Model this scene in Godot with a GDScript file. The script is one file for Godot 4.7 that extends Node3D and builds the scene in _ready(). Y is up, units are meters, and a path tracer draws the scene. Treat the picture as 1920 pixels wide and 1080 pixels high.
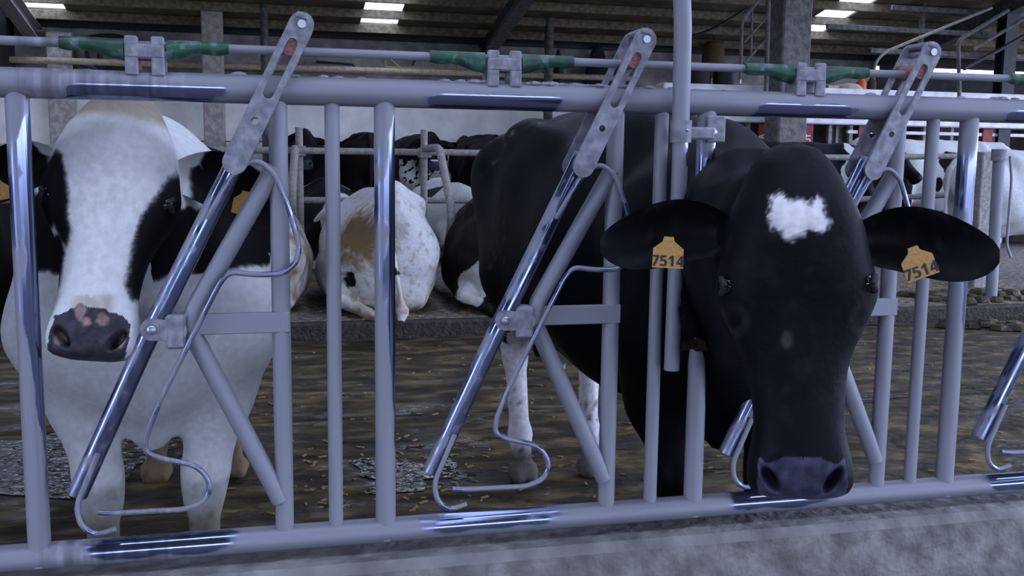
extends Node3D
# Dairy barn seen from the feed alley: a galvanised self-locking headlock fence, two cows at it, lying cubicles and the barn behind.
# x runs along the fence, z = 0 is the fence plane, -z goes into the barn, y = 0 is the cows' walking floor.

const FENCE_Y := 1.45
const POST_A := [-0.75, 0.0, 0.75, 1.527, 2.262, 3.03]
const POST_C := [-0.22, 0.519, 1.295, 2.053, 2.80]
const POST_B := [-0.105, 0.635, 1.411, 2.155, 2.90]

var M := {}
var names := {}
var rng := RandomNumberGenerator.new()
var no_fn: Callable
var noise_a := FastNoiseLite.new()
var noise_b := FastNoiseLite.new()


func _ready() -> void:
	rng.seed = 7
	# ---- camera
	var cam := Camera3D.new()
	cam.name = "camera"
	cam.position = Vector3(0.4988, 1.3045, 2.2344)
	cam.rotation_degrees = Vector3(-7.3404, -13.8141, 0.7427)
	cam.fov = 32.544
	cam.near = 0.05
	cam.far = 200.0
	add_child(cam)
	cam.current = true
	# ---- sky (overcast), exposure; the barn is open towards the feed alley, its roof has translucent strips
	var sky_mat := ProceduralSkyMaterial.new()
	sky_mat.sky_top_color = Color(0.775, 0.832, 1.0)
	sky_mat.sky_horizon_color = Color(0.79, 0.842, 1.0)
	sky_mat.ground_bottom_color = Color(0.10, 0.10, 0.11)
	sky_mat.ground_horizon_color = Color(0.22, 0.22, 0.24)
	sky_mat.sky_energy_multiplier = 1.0
	var sky := Sky.new()
	sky.sky_material = sky_mat
	var env := Environment.new()
	env.background_mode = Environment.BG_SKY
	env.sky = sky
	env.tonemap_mode = Environment.TONE_MAPPER_LINEAR
	env.tonemap_exposure = 10.9
	env.sdfgi_enabled = true
	env.ssao_enabled = true
	env.ssil_enabled = true
	var we := WorldEnvironment.new()
	we.name = "world_environment"
	we.environment = env
	add_child(we)
	# ---- the place
	noise_a.seed = 3
	noise_a.frequency = 9.0
	noise_b.seed = 11
	noise_b.frequency = 55.0
	make_materials()
	build_shell()
	build_roof()
	build_columns()
	build_cubicles()
	build_background()
	build_fence()
	build_pipe()
	build_cows()


# ------------------------------------------------------------------ naming helpers
func numbered(called: String) -> String:
	if not names.has(called):
		names[called] = 0
		return called
	names[called] += 1
	return "%s_%03d" % [called, names[called]]


func tag(o: Node, label: String, category: String, group := "", kind := "") -> void:
	o.set_meta("label", label)
	if category:
		o.set_meta("category", category)
	if group:
		o.set_meta("group", group)
	if kind:
		o.set_meta("kind", kind)


func thing(called: String, label: String, category: String, at := Vector3.ZERO, turn := 0.0, group := "", kind := "") -> Node3D:
	var o := Node3D.new()
	o.name = numbered(called)
	add_child(o)
	o.position = at
	o.rotation.y = turn
	tag(o, label, category, group, kind)
	return o


func obj(called: String, mesh: Mesh, m: Material, parent: Node = self) -> MeshInstance3D:
	var o := MeshInstance3D.new()
	o.name = numbered(called) if parent == self else called
	o.mesh = mesh
	if m:
		o.material_override = m
	parent.add_child(o, true)
	return o


# ------------------------------------------------------------------ materials
func noise_tex(freq: float, seed_: int, c0: Color, c1: Color, oct := 4, size := 512, c_mid = null, as_normal := false, bump := 4.0) -> NoiseTexture2D:
	var n := FastNoiseLite.new()
	n.noise_type = FastNoiseLite.TYPE_SIMPLEX_SMOOTH
	n.frequency = freq
	n.seed = seed_
	n.fractal_octaves = oct
	var t := NoiseTexture2D.new()
	t.width = size
	t.height = size
	t.seamless = true
	t.noise = n
	if as_normal:
		t.as_normal_map = true
		t.bump_strength = bump
	else:
		var g := Gradient.new()
		g.set_color(0, c0)
		g.set_color(1, c1)
		g.set_offset(0, 0.2)
		g.set_offset(1, 0.8)
		if c_mid != null:
			g.add_point(0.5, c_mid)
		t.color_ramp = g
	return t


func mottled(c0: Color, c1: Color, freq: float, scale: float, rough := 0.85, metal := 0.0, seed_ := 1, bump := 0.0) -> StandardMaterial3D:
	var m := StandardMaterial3D.new()
	m.albedo_texture = noise_tex(freq, seed_, c0, c1, 5)
	m.uv1_triplanar = true
	m.uv1_world_triplanar = true
	m.uv1_scale = Vector3.ONE * scale
	m.roughness = rough
	m.metallic = metal
	if bump > 0.0:
		m.normal_enabled = true
		m.normal_texture = noise_tex(freq * 2.0, seed_ + 50, Color.BLACK, Color.WHITE, 5, 512, null, true, bump)
	return m


func plain(c: Color, rough := 0.7, metal := 0.0) -> StandardMaterial3D:
	var m := StandardMaterial3D.new()
	m.albedo_color = c
	m.roughness = rough
	m.metallic = metal
	return m


func coat_lut(dark: Color, light: Color, dirt: Color, w := 0.02) -> ImageTexture:
	# u: which side of the marking's edge a hair grows on; v: how much dried muck is on it
	var im := Image.create(256, 64, false, Image.FORMAT_RGBA8)
	for x in 256:
		var t := smoothstep(0.5 - w, 0.5 + w, (x + 0.5) / 256.0)
		var c := dark.lerp(light, t)
		for y in 64:
			var d := (y + 0.5) / 64.0
			im.set_pixel(x, y, c.lerp(dirt, clampf(d, 0.0, 1.0)))
	return ImageTexture.create_from_image(im)


func coat_material(lut: Texture2D, rough: float, grain0 := 0.90) -> StandardMaterial3D:
	var m := StandardMaterial3D.new()
	m.albedo_texture = noise_tex(0.03, 21, Color(grain0, grain0, grain0), Color.WHITE, 4)
	m.uv1_triplanar = true
	m.uv1_scale = Vector3.ONE * 2.2
	m.normal_enabled = true
	m.normal_texture = noise_tex(0.06, 22, Color.BLACK, Color.WHITE, 4, 512, null, true, 3.0)
	m.normal_scale = 0.25
	m.detail_enabled = true
	m.detail_blend_mode = BaseMaterial3D.BLEND_MODE_MUL
	m.detail_uv_layer = BaseMaterial3D.DETAIL_UV_2
	m.detail_albedo = lut
	m.texture_repeat = true
	m.metallic_specular = 0.2
	m.roughness = rough
	return m


func make_materials() -> void:
	# galvanised tube: u = how far the cows have rubbed the dusty zinc to bare polish
	var al := Image.create(64, 64, false, Image.FORMAT_RGBA8)
	var orm := Image.create(64, 64, false, Image.FORMAT_RGBA8)
	for x in 64:
		var t := smoothstep(0.42, 0.58, (x + 0.5) / 64.0)
		for y in 64:
			al.set_pixel(x, y, Color(0.53, 0.54, 0.57).lerp(Color(0.50, 0.54, 0.66), t))
			orm.set_pixel(x, y, Color(1.0, lerpf(0.58, 0.13, t), lerpf(0.22, 0.92, t)))
	var galv := StandardMaterial3D.new()
	galv.albedo_texture = ImageTexture.create_from_image(al)
	var ot := ImageTexture.create_from_image(orm)
	galv.roughness_texture = ot
	galv.roughness_texture_channel = BaseMaterial3D.TEXTURE_CHANNEL_GREEN
	galv.metallic_texture = ot
	galv.metallic_texture_channel = BaseMaterial3D.TEXTURE_CHANNEL_BLUE
	galv.metallic = 1.0
	galv.roughness = 1.0
	galv.texture_repeat = false
	galv.detail_enabled = true
	galv.detail_blend_mode = BaseMaterial3D.BLEND_MODE_MUL
	galv.detail_uv_layer = BaseMaterial3D.DETAIL_UV_2
	galv.uv2_triplanar = true
	galv.uv2_world_triplanar = true
	galv.uv2_scale = Vector3.ONE * 3.0
	galv.detail_albedo = noise_tex(0.02, 5, Color(0.70, 0.69, 0.70), Color(1, 1, 1), 5)
	M.galv = galv
	M.cast = mottled(Color(0.40, 0.40, 0.43), Color(0.54, 0.54, 0.57), 0.02, 3.0, 0.6, 0.2, 6)
	M.oldzinc = mottled(Color(0.46, 0.44, 0.42), Color(0.60, 0.58, 0.56), 0.02, 2.0, 0.7, 0.15, 7)
	M.rust = mottled(Color(0.16, 0.11, 0.08), Color(0.30, 0.20, 0.13), 0.03, 5.0, 0.85, 0.1, 8)
	M.bolt = plain(Color(0.62, 0.63, 0.68), 0.35, 0.8)
	M.green = mottled(Color(0.02, 0.16, 0.11), Color(0.40, 0.42, 0.45), 0.012, 3.0, 0.5, 0.0, 9)
	(M.green.albedo_texture.color_ramp as Gradient).offsets = PackedFloat32Array([0.2, 0.62, 0.66, 0.9])
	(M.green.albedo_texture.color_ramp as Gradient).colors = PackedColorArray([Color(0.02, 0.17, 0.12), Color(0.05, 0.30, 0.19), Color(0.30, 0.38, 0.37), Color(0.42, 0.44, 0.47)])
	M.roller = mottled(Color(0.45, 0.28, 0.27), Color(0.62, 0.42, 0.40), 0.03, 6.0, 0.6, 0.0, 10)
	# wet slurry floor
	var fl := StandardMaterial3D.new()
	fl.albedo_texture = noise_tex(0.012, 31, Color(0.12, 0.10, 0.045), Color(0.38, 0.325, 0.20), 6, 1024, Color(0.215, 0.18, 0.095))
	fl.roughness_texture = noise_tex(0.015, 33, Color(0.22, 0.22, 0.22), Color(0.95, 0.95, 0.95), 4, 512, Color(0.75, 0.75, 0.75))
	fl.roughness = 1.0
	fl.normal_enabled = true
	fl.normal_texture = noise_tex(0.03, 34, Color.BLACK, Color.WHITE, 5, 1024, null, true, 8.0)
	fl.normal_scale = 0.5
	fl.uv1_triplanar = true
	fl.uv1_world_triplanar = true
	fl.uv1_scale = Vector3(0.20, 0.20, 0.42)
	fl.metallic_specular = 0.35
	M.floor = fl
	var pw := StandardMaterial3D.new()
	pw.albedo_color = Color(0.14, 0.12, 0.07)
	pw.roughness = 0.16
	pw.normal_enabled = true
	pw.normal_texture = noise_tex(0.03, 58, Color.BLACK, Color.WHITE, 4, 512, null, true, 10.0)
	pw.normal_scale = 0.35
	pw.uv1_triplanar = true
	pw.uv1_world_triplanar = true
	pw.uv1_scale = Vector3(0.5, 0.5, 1.3)
	M.puddle = pw
	M.kerb = mottled(Color(0.10, 0.09, 0.075), Color(0.24, 0.21, 0.17), 0.02, 1.5, 0.8, 0.0, 57, 6.0)
	M.platform = mottled(Color(0.26, 0.23, 0.20), Color(0.52, 0.48, 0.43), 0.02, 1.2, 0.95, 0.0, 35, 6.0)
	M.concrete = mottled(Color(0.36, 0.35, 0.34), Color(0.50, 0.49, 0.47), 0.015, 1.0, 0.9, 0.0, 36, 4.0)
	M.column = mottled(Color(0.58, 0.55, 0.52), Color(0.72, 0.69, 0.66), 0.015, 1.2, 0.9, 0.0, 37, 4.0)
	M.whitewash = mottled(Color(0.88, 0.88, 0.86), Color(0.96, 0.95, 0.93), 0.006, 0.6, 0.9, 0.0, 38, 2.0)
	M.greywall = mottled(Color(0.46, 0.44, 0.43), Color(0.60, 0.58, 0.56), 0.008, 0.7, 0.92, 0.0, 39, 3.0)
	M.darkwall = mottled(Color(0.10, 0.095, 0.10), Color(0.17, 0.16, 0.17), 0.01, 0.7, 0.9, 0.0, 40)
	M.roof = mottled(Color(0.33, 0.30, 0.215), Color(0.46, 0.42, 0.32), 0.008, 0.5, 0.9, 0.0, 41)
	M.purlin = mottled(Color(0.36, 0.33, 0.25), Color(0.50, 0.46, 0.37), 0.02, 1.0, 0.85, 0.0, 42)
	M.steel = mottled(Color(0.27, 0.26, 0.25), Color(0.42, 0.41, 0.40), 0.02, 1.0, 0.7, 0.2, 43)
	M.darksteel = mottled(Color(0.09, 0.09, 0.10), Color(0.17, 0.17, 0.18), 0.02, 1.0, 0.6, 0.2, 44)
	M.cream = mottled(Color(0.62, 0.56, 0.46), Color(0.76, 0.70, 0.60), 0.015, 1.2, 0.85, 0.0, 45)
	M.white = mottled(Color(0.80, 0.80, 0.82), Color(0.92, 0.92, 0.93), 0.01, 0.8, 0.6, 0.0, 46)
	M.red = mottled(Color(0.42, 0.07, 0.07), Color(0.56, 0.12, 0.10), 0.02, 1.0, 0.6, 0.0, 47)
	M.lettering = plain(Color(0.88, 0.86, 0.86), 0.6)
	M.black = plain(Color(0.055, 0.055, 0.06), 0.6)
	M.rubber = plain(Color(0.07, 0.07, 0.08), 0.6)
	M.navy = mottled(Color(0.05, 0.055, 0.11), Color(0.09, 0.10, 0.18), 0.02, 2.0, 0.95, 0.0, 48)
	M.sack = mottled(Color(0.30, 0.23, 0.15), Color(0.42, 0.33, 0.22), 0.02, 2.0, 0.95, 0.0, 49)
	M.yellow = plain(Color(0.55, 0.50, 0.24), 0.7)
	M.orange = plain(Color(0.72, 0.35, 0.13), 0.5)
	M.straw = mottled(Color(0.45, 0.37, 0.22), Color(0.62, 0.54, 0.36), 0.03, 4.0, 0.95, 0.0, 51)
	var sl := StandardMaterial3D.new()
	sl.transparency = BaseMaterial3D.TRANSPARENCY_ALPHA
	sl.albedo_color = Color(0.9, 0.9, 0.86, 0.15)
	sl.roughness = 0.1
	M.skylight = sl
	# coats
	M.coat = coat_material(coat_lut(Color(0.055, 0.053, 0.062), Color(0.80, 0.81, 0.81), Color(0.43, 0.34, 0.22)), 0.62)
	M.blackcoat = coat_material(coat_lut(Color(0.038, 0.040, 0.060), Color(0.90, 0.89, 0.89), Color(0.36, 0.33, 0.30), 0.02), 0.55, 0.85)
	M.nose_dark = coat_material(coat_lut(Color(0.22, 0.22, 0.29), Color(0.30, 0.30, 0.37), Color(0.10, 0.10, 0.12), 0.3), 0.33, 0.7)
	M.nose_pied = coat_material(coat_lut(Color(0.27, 0.26, 0.29), Color(0.62, 0.53, 0.50), Color(0.16, 0.13, 0.13), 0.05), 0.4, 0.7)
	M.eye = plain(Color(0.02, 0.018, 0.02), 0.06)
	M.lid = plain(Color(0.045, 0.045, 0.055), 0.7)
	M.tagyellow = mottled(Color(0.60, 0.45, 0.20), Color(0.74, 0.57, 0.29), 0.03, 8.0, 0.55, 0.0, 53)
	M.tagink = plain(Color(0.09, 0.08, 0.10), 0.6)
	M.hoof = plain(Color(0.20, 0.16, 0.13), 0.6)
	M.tailhair = coat_material(coat_lut(Color(0.10, 0.10, 0.12), Color(0.85, 0.84, 0.83), Color(0.43, 0.34, 0.22)), 0.8)


# ------------------------------------------------------------------ mesh helpers
func st_new() -> SurfaceTool:
	var st := SurfaceTool.new()
	st.begin(Mesh.PRIMITIVE_TRIANGLES)
	return st


func done(st: SurfaceTool, smooth := false) -> ArrayMesh:
	if not smooth:
		st.generate_normals()
	return st.commit()


func tri(st: SurfaceTool, a: Vector3, b: Vector3, c: Vector3) -> void:
	st.set_smooth_group(-1)
	st.add_vertex(a)
	st.add_vertex(b)
	st.add_vertex(c)


func quad(st: SurfaceTool, a: Vector3, b: Vector3, c: Vector3, d: Vector3) -> void:
	# a b c d clockwise as seen from the front
	tri(st, a, b, c)
	tri(st, a, c, d)


func add_box(st: SurfaceTool, t: Transform3D, size: Vector3, bevel := 0.0) -> void:
	# a box with chamfered edges, centred on t
	var h := size * 0.5
	var b := minf(bevel, minf(h.x, minf(h.y, h.z)) * 0.9)
	if b <= 0.0:
		var p: Array[Vector3] = []
		for i in 8:
			p.append(t * Vector3(h.x if i & 1 else -h.x, h.y if i & 2 else -h.y, h.z if i & 4 else -h.z))
		for f in [[4, 6, 7, 5], [1, 3, 2, 0], [5, 7, 3, 1], [0, 2, 6, 4], [6, 2, 3, 7], [0, 4, 5, 1]]:
			quad(st, p[f[0]], p[f[1]], p[f[2]], p[f[3]])
		return
	var g := func(axis: int, s: float, u: float, v: float) -> Vector3:
		var q := Vector3.ZERO
		q[axis] = s * h[axis]
		q[(axis + 1) % 3] = u * (h[(axis + 1) % 3] - b)
		q[(axis + 2) % 3] = v * (h[(axis + 2) % 3] - b)
		return q
	var emit := func(pts: Array) -> void:
		# convex patch around the box's centre: turn it so that it faces outwards
		var n: Vector3 = (pts[1] - pts[0]).cross(pts[2] - pts[0])
		var mid: Vector3 = (pts[0] + pts[1] + pts[2]) / 3.0
		if n.dot(mid) > 0.0:
			pts.reverse()
		for i in range(1, pts.size() - 1):
			tri(st, t * pts[0], t * pts[i], t * pts[i + 1])
	for axis in 3:
		for s in [-1.0, 1.0]:
			emit.call([g.call(axis, s, -1, -1), g.call(axis, s, 1, -1), g.call(axis, s, 1, 1), g.call(axis, s, -1, 1)])
		var a2 := (axis + 1) % 3
		for s in [-1.0, 1.0]:
			for s2 in [-1.0, 1.0]:
				# edge between face (axis, s) and face (a2, s2), running along the third axis
				emit.call([g.call(axis, s, s2, -1), g.call(axis, s, s2, 1), g.call(a2, s2, 1, s), g.call(a2, s2, -1, s)])
	for sx in [-1.0, 1.0]:
		for sy in [-1.0, 1.0]:
			for sz in [-1.0, 1.0]:
				emit.call([g.call(0, sx, sy, sz), g.call(1, sy, sz, sx), g.call(2, sz, sx, sy)])


func box(called: String, at: Vector3, size: Vector3, m: Material, parent: Node = self, bevel := 0.0, basis := Basis()) -> MeshInstance3D:
	# mesh about its own centre, node at its place
	var st := st_new()
	add_box(st, Transform3D(), size, bevel)
	var o := obj(called, done(st), m, parent)
	o.transform = Transform3D(basis, at)
	return o


func ring_mesh(rings: Array, uvs: Array, cap0 := true, cap1 := true) -> ArrayMesh:
	# closed rings of equal point count joined into a smooth skin; uvs: a Vector2 for every point or empty
	var n: int = rings[0].size()
	var v := PackedVector3Array()
	var uv := PackedVector2Array()
	var idx := PackedInt32Array()
	for i in rings.size():
		for j in n:
			v.append(rings[i][j])
			uv.append(uvs[i][j] if uvs.size() else Vector2.ZERO)
	for i in rings.size() - 1:
		for j in n:
			var a := i * n + j
			var b := i * n + (j + 1) % n
			idx.append_array(PackedInt32Array([a, b, a + n, b, b + n, a + n]))
	var nrm := smooth_normals(v, idx)
	for e in [[cap0, 0, 1], [cap1, rings.size() - 1, -1]]:
		if not e[0]:
			continue
		var mid := Vector3.ZERO
		for p in rings[e[1]]:
			mid += p
		mid /= n
		var inner: Vector3 = rings[e[1] + e[2]][0] - rings[e[1]][0]
		var first := v.size()
		var out := Vector3.ZERO
		for j in n:
			out += (rings[e[1]][j] - mid).cross(rings[e[1]][(j + 1) % n] - mid)
		out = out.normalized()
		var flip := out.dot(inner) > 0.0
		for j in n:
			v.append(rings[e[1]][j])
			uv.append(uvs[e[1]][j] if uvs.size() else Vector2.ZERO)
			nrm.append(-out if flip else out)
		v.append(mid)
		uv.append(uvs[e[1]][0] if uvs.size() else Vector2.ZERO)
		nrm.append(-out if flip else out)
		for j in n:
			var a := first + j
			var b := first + (j + 1) % n
			if flip:
				idx.append_array(PackedInt32Array([a, b, first + n]))
			else:
				idx.append_array(PackedInt32Array([b, a, first + n]))
	return mesh_from(v, nrm, uv, idx)


func mesh_from(v: PackedVector3Array, nrm: PackedVector3Array, uv: PackedVector2Array, idx: PackedInt32Array, uv2 := PackedVector2Array(), onto: ArrayMesh = null) -> ArrayMesh:
	var arr := []
	arr.resize(Mesh.ARRAY_MAX)
	arr[Mesh.ARRAY_VERTEX] = v
	arr[Mesh.ARRAY_NORMAL] = nrm
	if uv.size():
		arr[Mesh.ARRAY_TEX_UV] = uv
	if uv2.size():
		arr[Mesh.ARRAY_TEX_UV2] = uv2
	arr[Mesh.ARRAY_INDEX] = idx
	var am := onto if onto else ArrayMesh.new()
	am.add_surface_from_arrays(Mesh.PRIMITIVE_TRIANGLES, arr)
	return am


func smooth_normals(v: PackedVector3Array, idx: PackedInt32Array) -> PackedVector3Array:
	var nrm := PackedVector3Array()
	nrm.resize(v.size())
	for i in range(0, idx.size(), 3):
		var a := idx[i]
		var b := idx[i + 1]
		var c := idx[i + 2]
		var f := (v[c] - v[a]).cross(v[b] - v[a])
		nrm[a] += f
		nrm[b] += f
		nrm[c] += f
	for i in nrm.size():
		nrm[i] = nrm[i].normalized()
	return nrm


func rounded_path(pts: Array, r := 0.0, step := 0.03) -> PackedVector3Array:
	# polyline with its corners rounded, cut into short steps
	var out := PackedVector3Array()
	var raw: Array[Vector3] = []
	for i in pts.size():
		if i == 0 or i == pts.size() - 1 or r <= 0.0:
			raw.append(pts[i])
			continue
		var p: Vector3 = pts[i]
		var a: Vector3 = pts[i - 1] - p
		var b: Vector3 = pts[i + 1] - p
		var d := minf(r, minf(a.length(), b.length()) * 0.48)
		var p0 := p + a.normalized() * d
		var p1 := p + b.normalized() * d
		for k in 7:
			var t := k / 6.0
			raw.append(p0.lerp(p, t).lerp(p.lerp(p1, t), t))
	for i in raw.size() - 1:
		var n := maxi(1, int(raw[i].distance_to(raw[i + 1]) / step))
		for k in n:
			out.append(raw[i].lerp(raw[i + 1], float(k) / n))
	out.append(raw[raw.size() - 1])
	return out


func tube(pts: Array, radius: float, corner := 0.0, polish := no_fn, seg := 14, step := 0.04, squash := 1.0, taper := no_fn) -> ArrayMesh:
	# round (or squashed) tube along a path; polish(point, outward) -> 0 dusty .. 1 bare
	var path := rounded_path(pts, corner, step)
	var rings := []
	var uvs := []
	var up := Vector3.UP
	var d0 := (path[1] - path[0]).normalized()
	if absf(d0.dot(up)) > 0.9:
		up = Vector3.BACK
	var side := d0.cross(up).normalized()
	for i in path.size():
		var d := (path[mini(i + 1, path.size() - 1)] - path[maxi(i - 1, 0)]).normalized()
		side = (side - d * side.dot(d)).normalized()
		var other := d.cross(side).normalized()
		var ring := PackedVector3Array()
		var uv := PackedVector2Array()
		var rr := radius
		if taper.is_valid():
			rr *= taper.call(float(i) / (path.size() - 1))
		for j in seg:
			var a := -TAU * j / seg
			var o := side * cos(a) + other * sin(a) * squash
			var p := path[i] + o * rr
			ring.append(p)
			var u := 0.15
			if polish.is_valid():
				u = polish.call(p, o) + noise_a.get_noise_3d(p.x, p.y, p.z) * 0.28 + noise_b.get_noise_3d(p.x, p.y, p.z) * 0.10
			uv.append(Vector2(clampf(u, 0.02, 0.98), 0.5))
		rings.append(ring)
		uvs.append(uv)
	return ring_mesh(rings, uvs)


func plate(outline: PackedVector2Array, depth: float, hole := Vector2.ZERO, hole_r := 0.0) -> ArrayMesh:
	# flat outline extruded along z about z = 0
	var st := st_new()
	var o := outline.duplicate()
	if Geometry2D.is_polygon_clockwise(o):
		o.reverse()
	if hole_r > 0.0:
		# cut the outline open to the hole
		var ring := PackedVector2Array()
		for k in 17:
			var a := -TAU * k / 16.0
			ring.append(hole + Vector2(cos(a), sin(a)) * hole_r)
		var best := 0
		for i in o.size():
			if o[i].distance_to(ring[0]) < o[best].distance_to(ring[0]):
				best = i
		var cut := PackedVector2Array()
		for i in o.size():
			cut.append(o[i])
			if i == best:
				cut.append_array(ring)
				cut.append(o[i] + Vector2(0.00002, 0.00002))
		o = cut
	var t := Geometry2D.triangulate_polygon(o)
	var h := depth * 0.5
	for i in range(0, t.size(), 3):
		var a := o[t[i]]
		var b := o[t[i + 1]]
		var c := o[t[i + 2]]
		if (b - a).cross(c - a) > 0.0:
			var s := b
			b = c
			c = s
		tri(st, Vector3(a.x, a.y, h), Vector3(b.x, b.y, h), Vector3(c.x, c.y, h))
		tri(st, Vector3(a.x, a.y, -h), Vector3(c.x, c.y, -h), Vector3(b.x, b.y, -h))
	for i in o.size():
		var a := o[i]
		var b := o[(i + 1) % o.size()]
		quad(st, Vector3(a.x, a.y, h), Vector3(b.x, b.y, h), Vector3(b.x, b.y, -h), Vector3(a.x, a.y, -h))
	return done(st)


func stadium(a: Vector2, b: Vector2, ra: float, rb: float, n := 10) -> PackedVector2Array:
	var d := (b - a).normalized()
	var ang := d.angle()
	var o := PackedVector2Array()
	for k in n + 1:
		o.append(b + Vector2.from_angle(ang - PI / 2 + PI * k / n) * rb)
	for k in n + 1:
		o.append(a + Vector2.from_angle(ang + PI / 2 + PI * k / n) * ra)
	return o


func disc(r: float, depth: float, n := 14, dome := 0.0) -> ArrayMesh:
	# a round boss with its axis on z
	var rings := []
	for e in [[1.0, 0.0], [1.0, 0.75], [0.85, 1.0], [0.5, 1.0 + dome * 0.7], [0.05, 1.0 + dome]]:
		var ring := PackedVector3Array()
		for j in n:
			var a := -TAU * j / n
			ring.append(Vector3(cos(a) * r * e[0], sin(a) * r * e[0], depth * e[1]))
		rings.append(ring)
	return ring_mesh(rings, [])


func lathe(profile: Array, n := 20) -> ArrayMesh:
	# profile: [radius, height] pairs from the bottom up, axis y
	var rings := []
	for e in profile:
		var ring := PackedVector3Array()
		for j in n:
			var a := TAU * j / n
			ring.append(Vector3(cos(a) * e[0], e[1], sin(a) * e[0]))
		rings.append(ring)
	return ring_mesh(rings, [])


func text_arrays(what: String, height: float, depth: float) -> ArrayMesh:
	var f := SystemFont.new()
	f.font_names = PackedStringArray(["Droid Sans"])
	f.font_weight = 700
	var t := TextMesh.new()
	t.text = what
	t.font = f
	t.font_size = 32
	t.pixel_size = height / 24.0
	t.depth = depth
	t.curve_step = 2.0
	var am := ArrayMesh.new()
	am.add_surface_from_arrays(Mesh.PRIMITIVE_TRIANGLES, t.surface_get_arrays(0))
	return am


# ------------------------------------------------------------------ the shell
func build_shell() -> void:
	# walking alley: two concrete pours with an open joint between them
	var fl := thing("floor", "wet brown muck-covered concrete alley floor between the fence and the cubicles", "floor", Vector3.ZERO, 0, "", "structure")
	box("floor_slab", Vector3(6.2, -0.1, -3.81), Vector3(19, 0.2, 2.22), M.floor, fl, 0.012)
	box("floor_slab", Vector3(6.2, -0.1, -1.29), Vector3(19, 0.2, 2.79), M.floor, fl, 0.012)
	box("floor_bed", Vector3(6.2, -0.3, -2.4), Vector3(19, 0.2, 5.0), M.floor, fl)
	var feed := box("floor", Vector3(6.2, 0.10, 8.6), Vector3(19, 0.2, 17.0), M.concrete)
	tag(feed, "plain concrete feed alley floor in front of the headlock fence", "floor", "", "structure")
	var curb := box("trim_1", Vector3(6.2, 0.12, 0.0), Vector3(19, 0.54, 0.16), M.concrete, self, 0.02)
	tag(curb, "concrete kerb wall under the headlock fence's bottom rail", "kerb", "", "structure")
	var plat := box("trim_2", Vector3(6.2, -0.01, -8.95), Vector3(19, 0.28, 8.1), M.kerb, self, 0.02)
	box("bedding_mat", Vector3(0, 0.145, 0.02), Vector3(19, 0.012, 7.96), M.platform, plat, 0.005)
	tag(plat, "raised concrete lying platform with a straight kerb edge under the resting cows", "platform", "", "structure")
	# walls
	var wb := thing("wall_back", "long whitewashed back wall with a grey upper band", "wall", Vector3.ZERO, 0, "", "structure")
	box("white_panel", Vector3(3.85, 1.2, -13.1), Vector3(13.5, 2.4, 0.2), M.whitewash, wb)
	box("grey_band", Vector3(3.85, 2.79, -13.1), Vector3(13.5, 0.78, 0.2), M.greywall, wb)
	box("timber_wall", Vector3(13.1, 1.46, -13.1), Vector3(5.0, 2.92, 0.2), M.darkwall, wb)
	box("wall_plate", Vector3(3.85, 3.12, -12.95), Vector3(13.5, 0.10, 0.12), M.darksteel, wb)
	box("head_beam", Vector3(13.1, 3.16, -13.1), Vector3(5.0, 0.3, 0.2), M.darkwall, wb)
	var wl := thing("wall_left", "left gable wall, white below and dark boarding above", "wall", Vector3.ZERO, 0, "", "structure")
	box("white_panel", Vector3(-3.0, 1.15, -6.15), Vector3(0.2, 2.3, 14.1), M.whitewash, wl)
	box("white_panel", Vector3(-3.0, 1.15, 9.5), Vector3(0.2, 2.3, 15.0), M.whitewash, wl)
	var st := st_new()
	add_gable(st, -3.1, -2.9, 2.3)
	obj("dark_boarding", done(st), M.darkwall, wl)
	var gr := box("ground", Vector3(11, -0.35, 30), Vector3(160, 0.2, 120), M.concrete)
	tag(gr, "grey yard ground outside the open side of the barn", "ground", "", "structure")


const UPPER_STRIPS := [5.4, 11.8]


func roof_y(z: float) -> float:
	return 3.18 + (z + 13.0) * 0.2 if z < 2.0 else 6.18 - (z - 2.0) * 0.2


func add_gable(st: SurfaceTool, x0: float, x1: float, y0: float) -> void:
	# the doorway of the feed alley (z 0.9 .. 2.0, 3.0 high) stays open
	var zs := [-13.2, 0.9, 2.0, 17.0]
	for k in 3:
		var foot := 3.0 if k == 1 else y0
		var za: float = zs[k]
		var zb: float = zs[k + 1]
		var ya := roof_y(za)
		var yb := roof_y(zb)
		quad(st, Vector3(x1, foot, zb), Vector3(x1, yb, zb), Vector3(x1, ya, za), Vector3(x1, foot, za))
		quad(st, Vector3(x0, foot, za), Vector3(x0, ya, za), Vector3(x0, yb, zb), Vector3(x0, foot, zb))
		quad(st, Vector3(x0, foot, za), Vector3(x0, foot, zb), Vector3(x1, foot, zb), Vector3(x1, foot, za))
	quad(st, Vector3(x0, y0, -13.2), Vector3(x1, y0, -13.2), Vector3(x1, roof_y(-13.2), -13.2), Vector3(x0, roof_y(-13.2), -13.2))
	quad(st, Vector3(x1, y0, 17.0), Vector3(x0, y0, 17.0), Vector3(x0, roof_y(17.0), 17.0), Vector3(x1, roof_y(17.0), 17.0))


func slope_box(st: SurfaceTool, x0: float, x1: float, z0: float, z1: float, thick: float, lift := 0.0) -> void:
	# a slab lying on the roof slope between two z lines
	var a := Vector3(x0, roof_y(z0) + lift, z0)
	var b := Vector3(x1, roof_y(z0) + lift, z0)
	var c := Vector3(x1, roof_y(z1) + lift, z1)
	var d := Vector3(x0, roof_y(z1) + lift, z1)
	var u := Vector3.UP * thick
	quad(st, a, b, c, d)
	quad(st, d + u, c + u, b + u, a + u)
	quad(st, a + u, b + u, b, a)
	quad(st, b + u, c + u, c, b)
	quad(st, c + u, d + u, d, c)
	quad(st, d + u, a + u, a, d)


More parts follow.
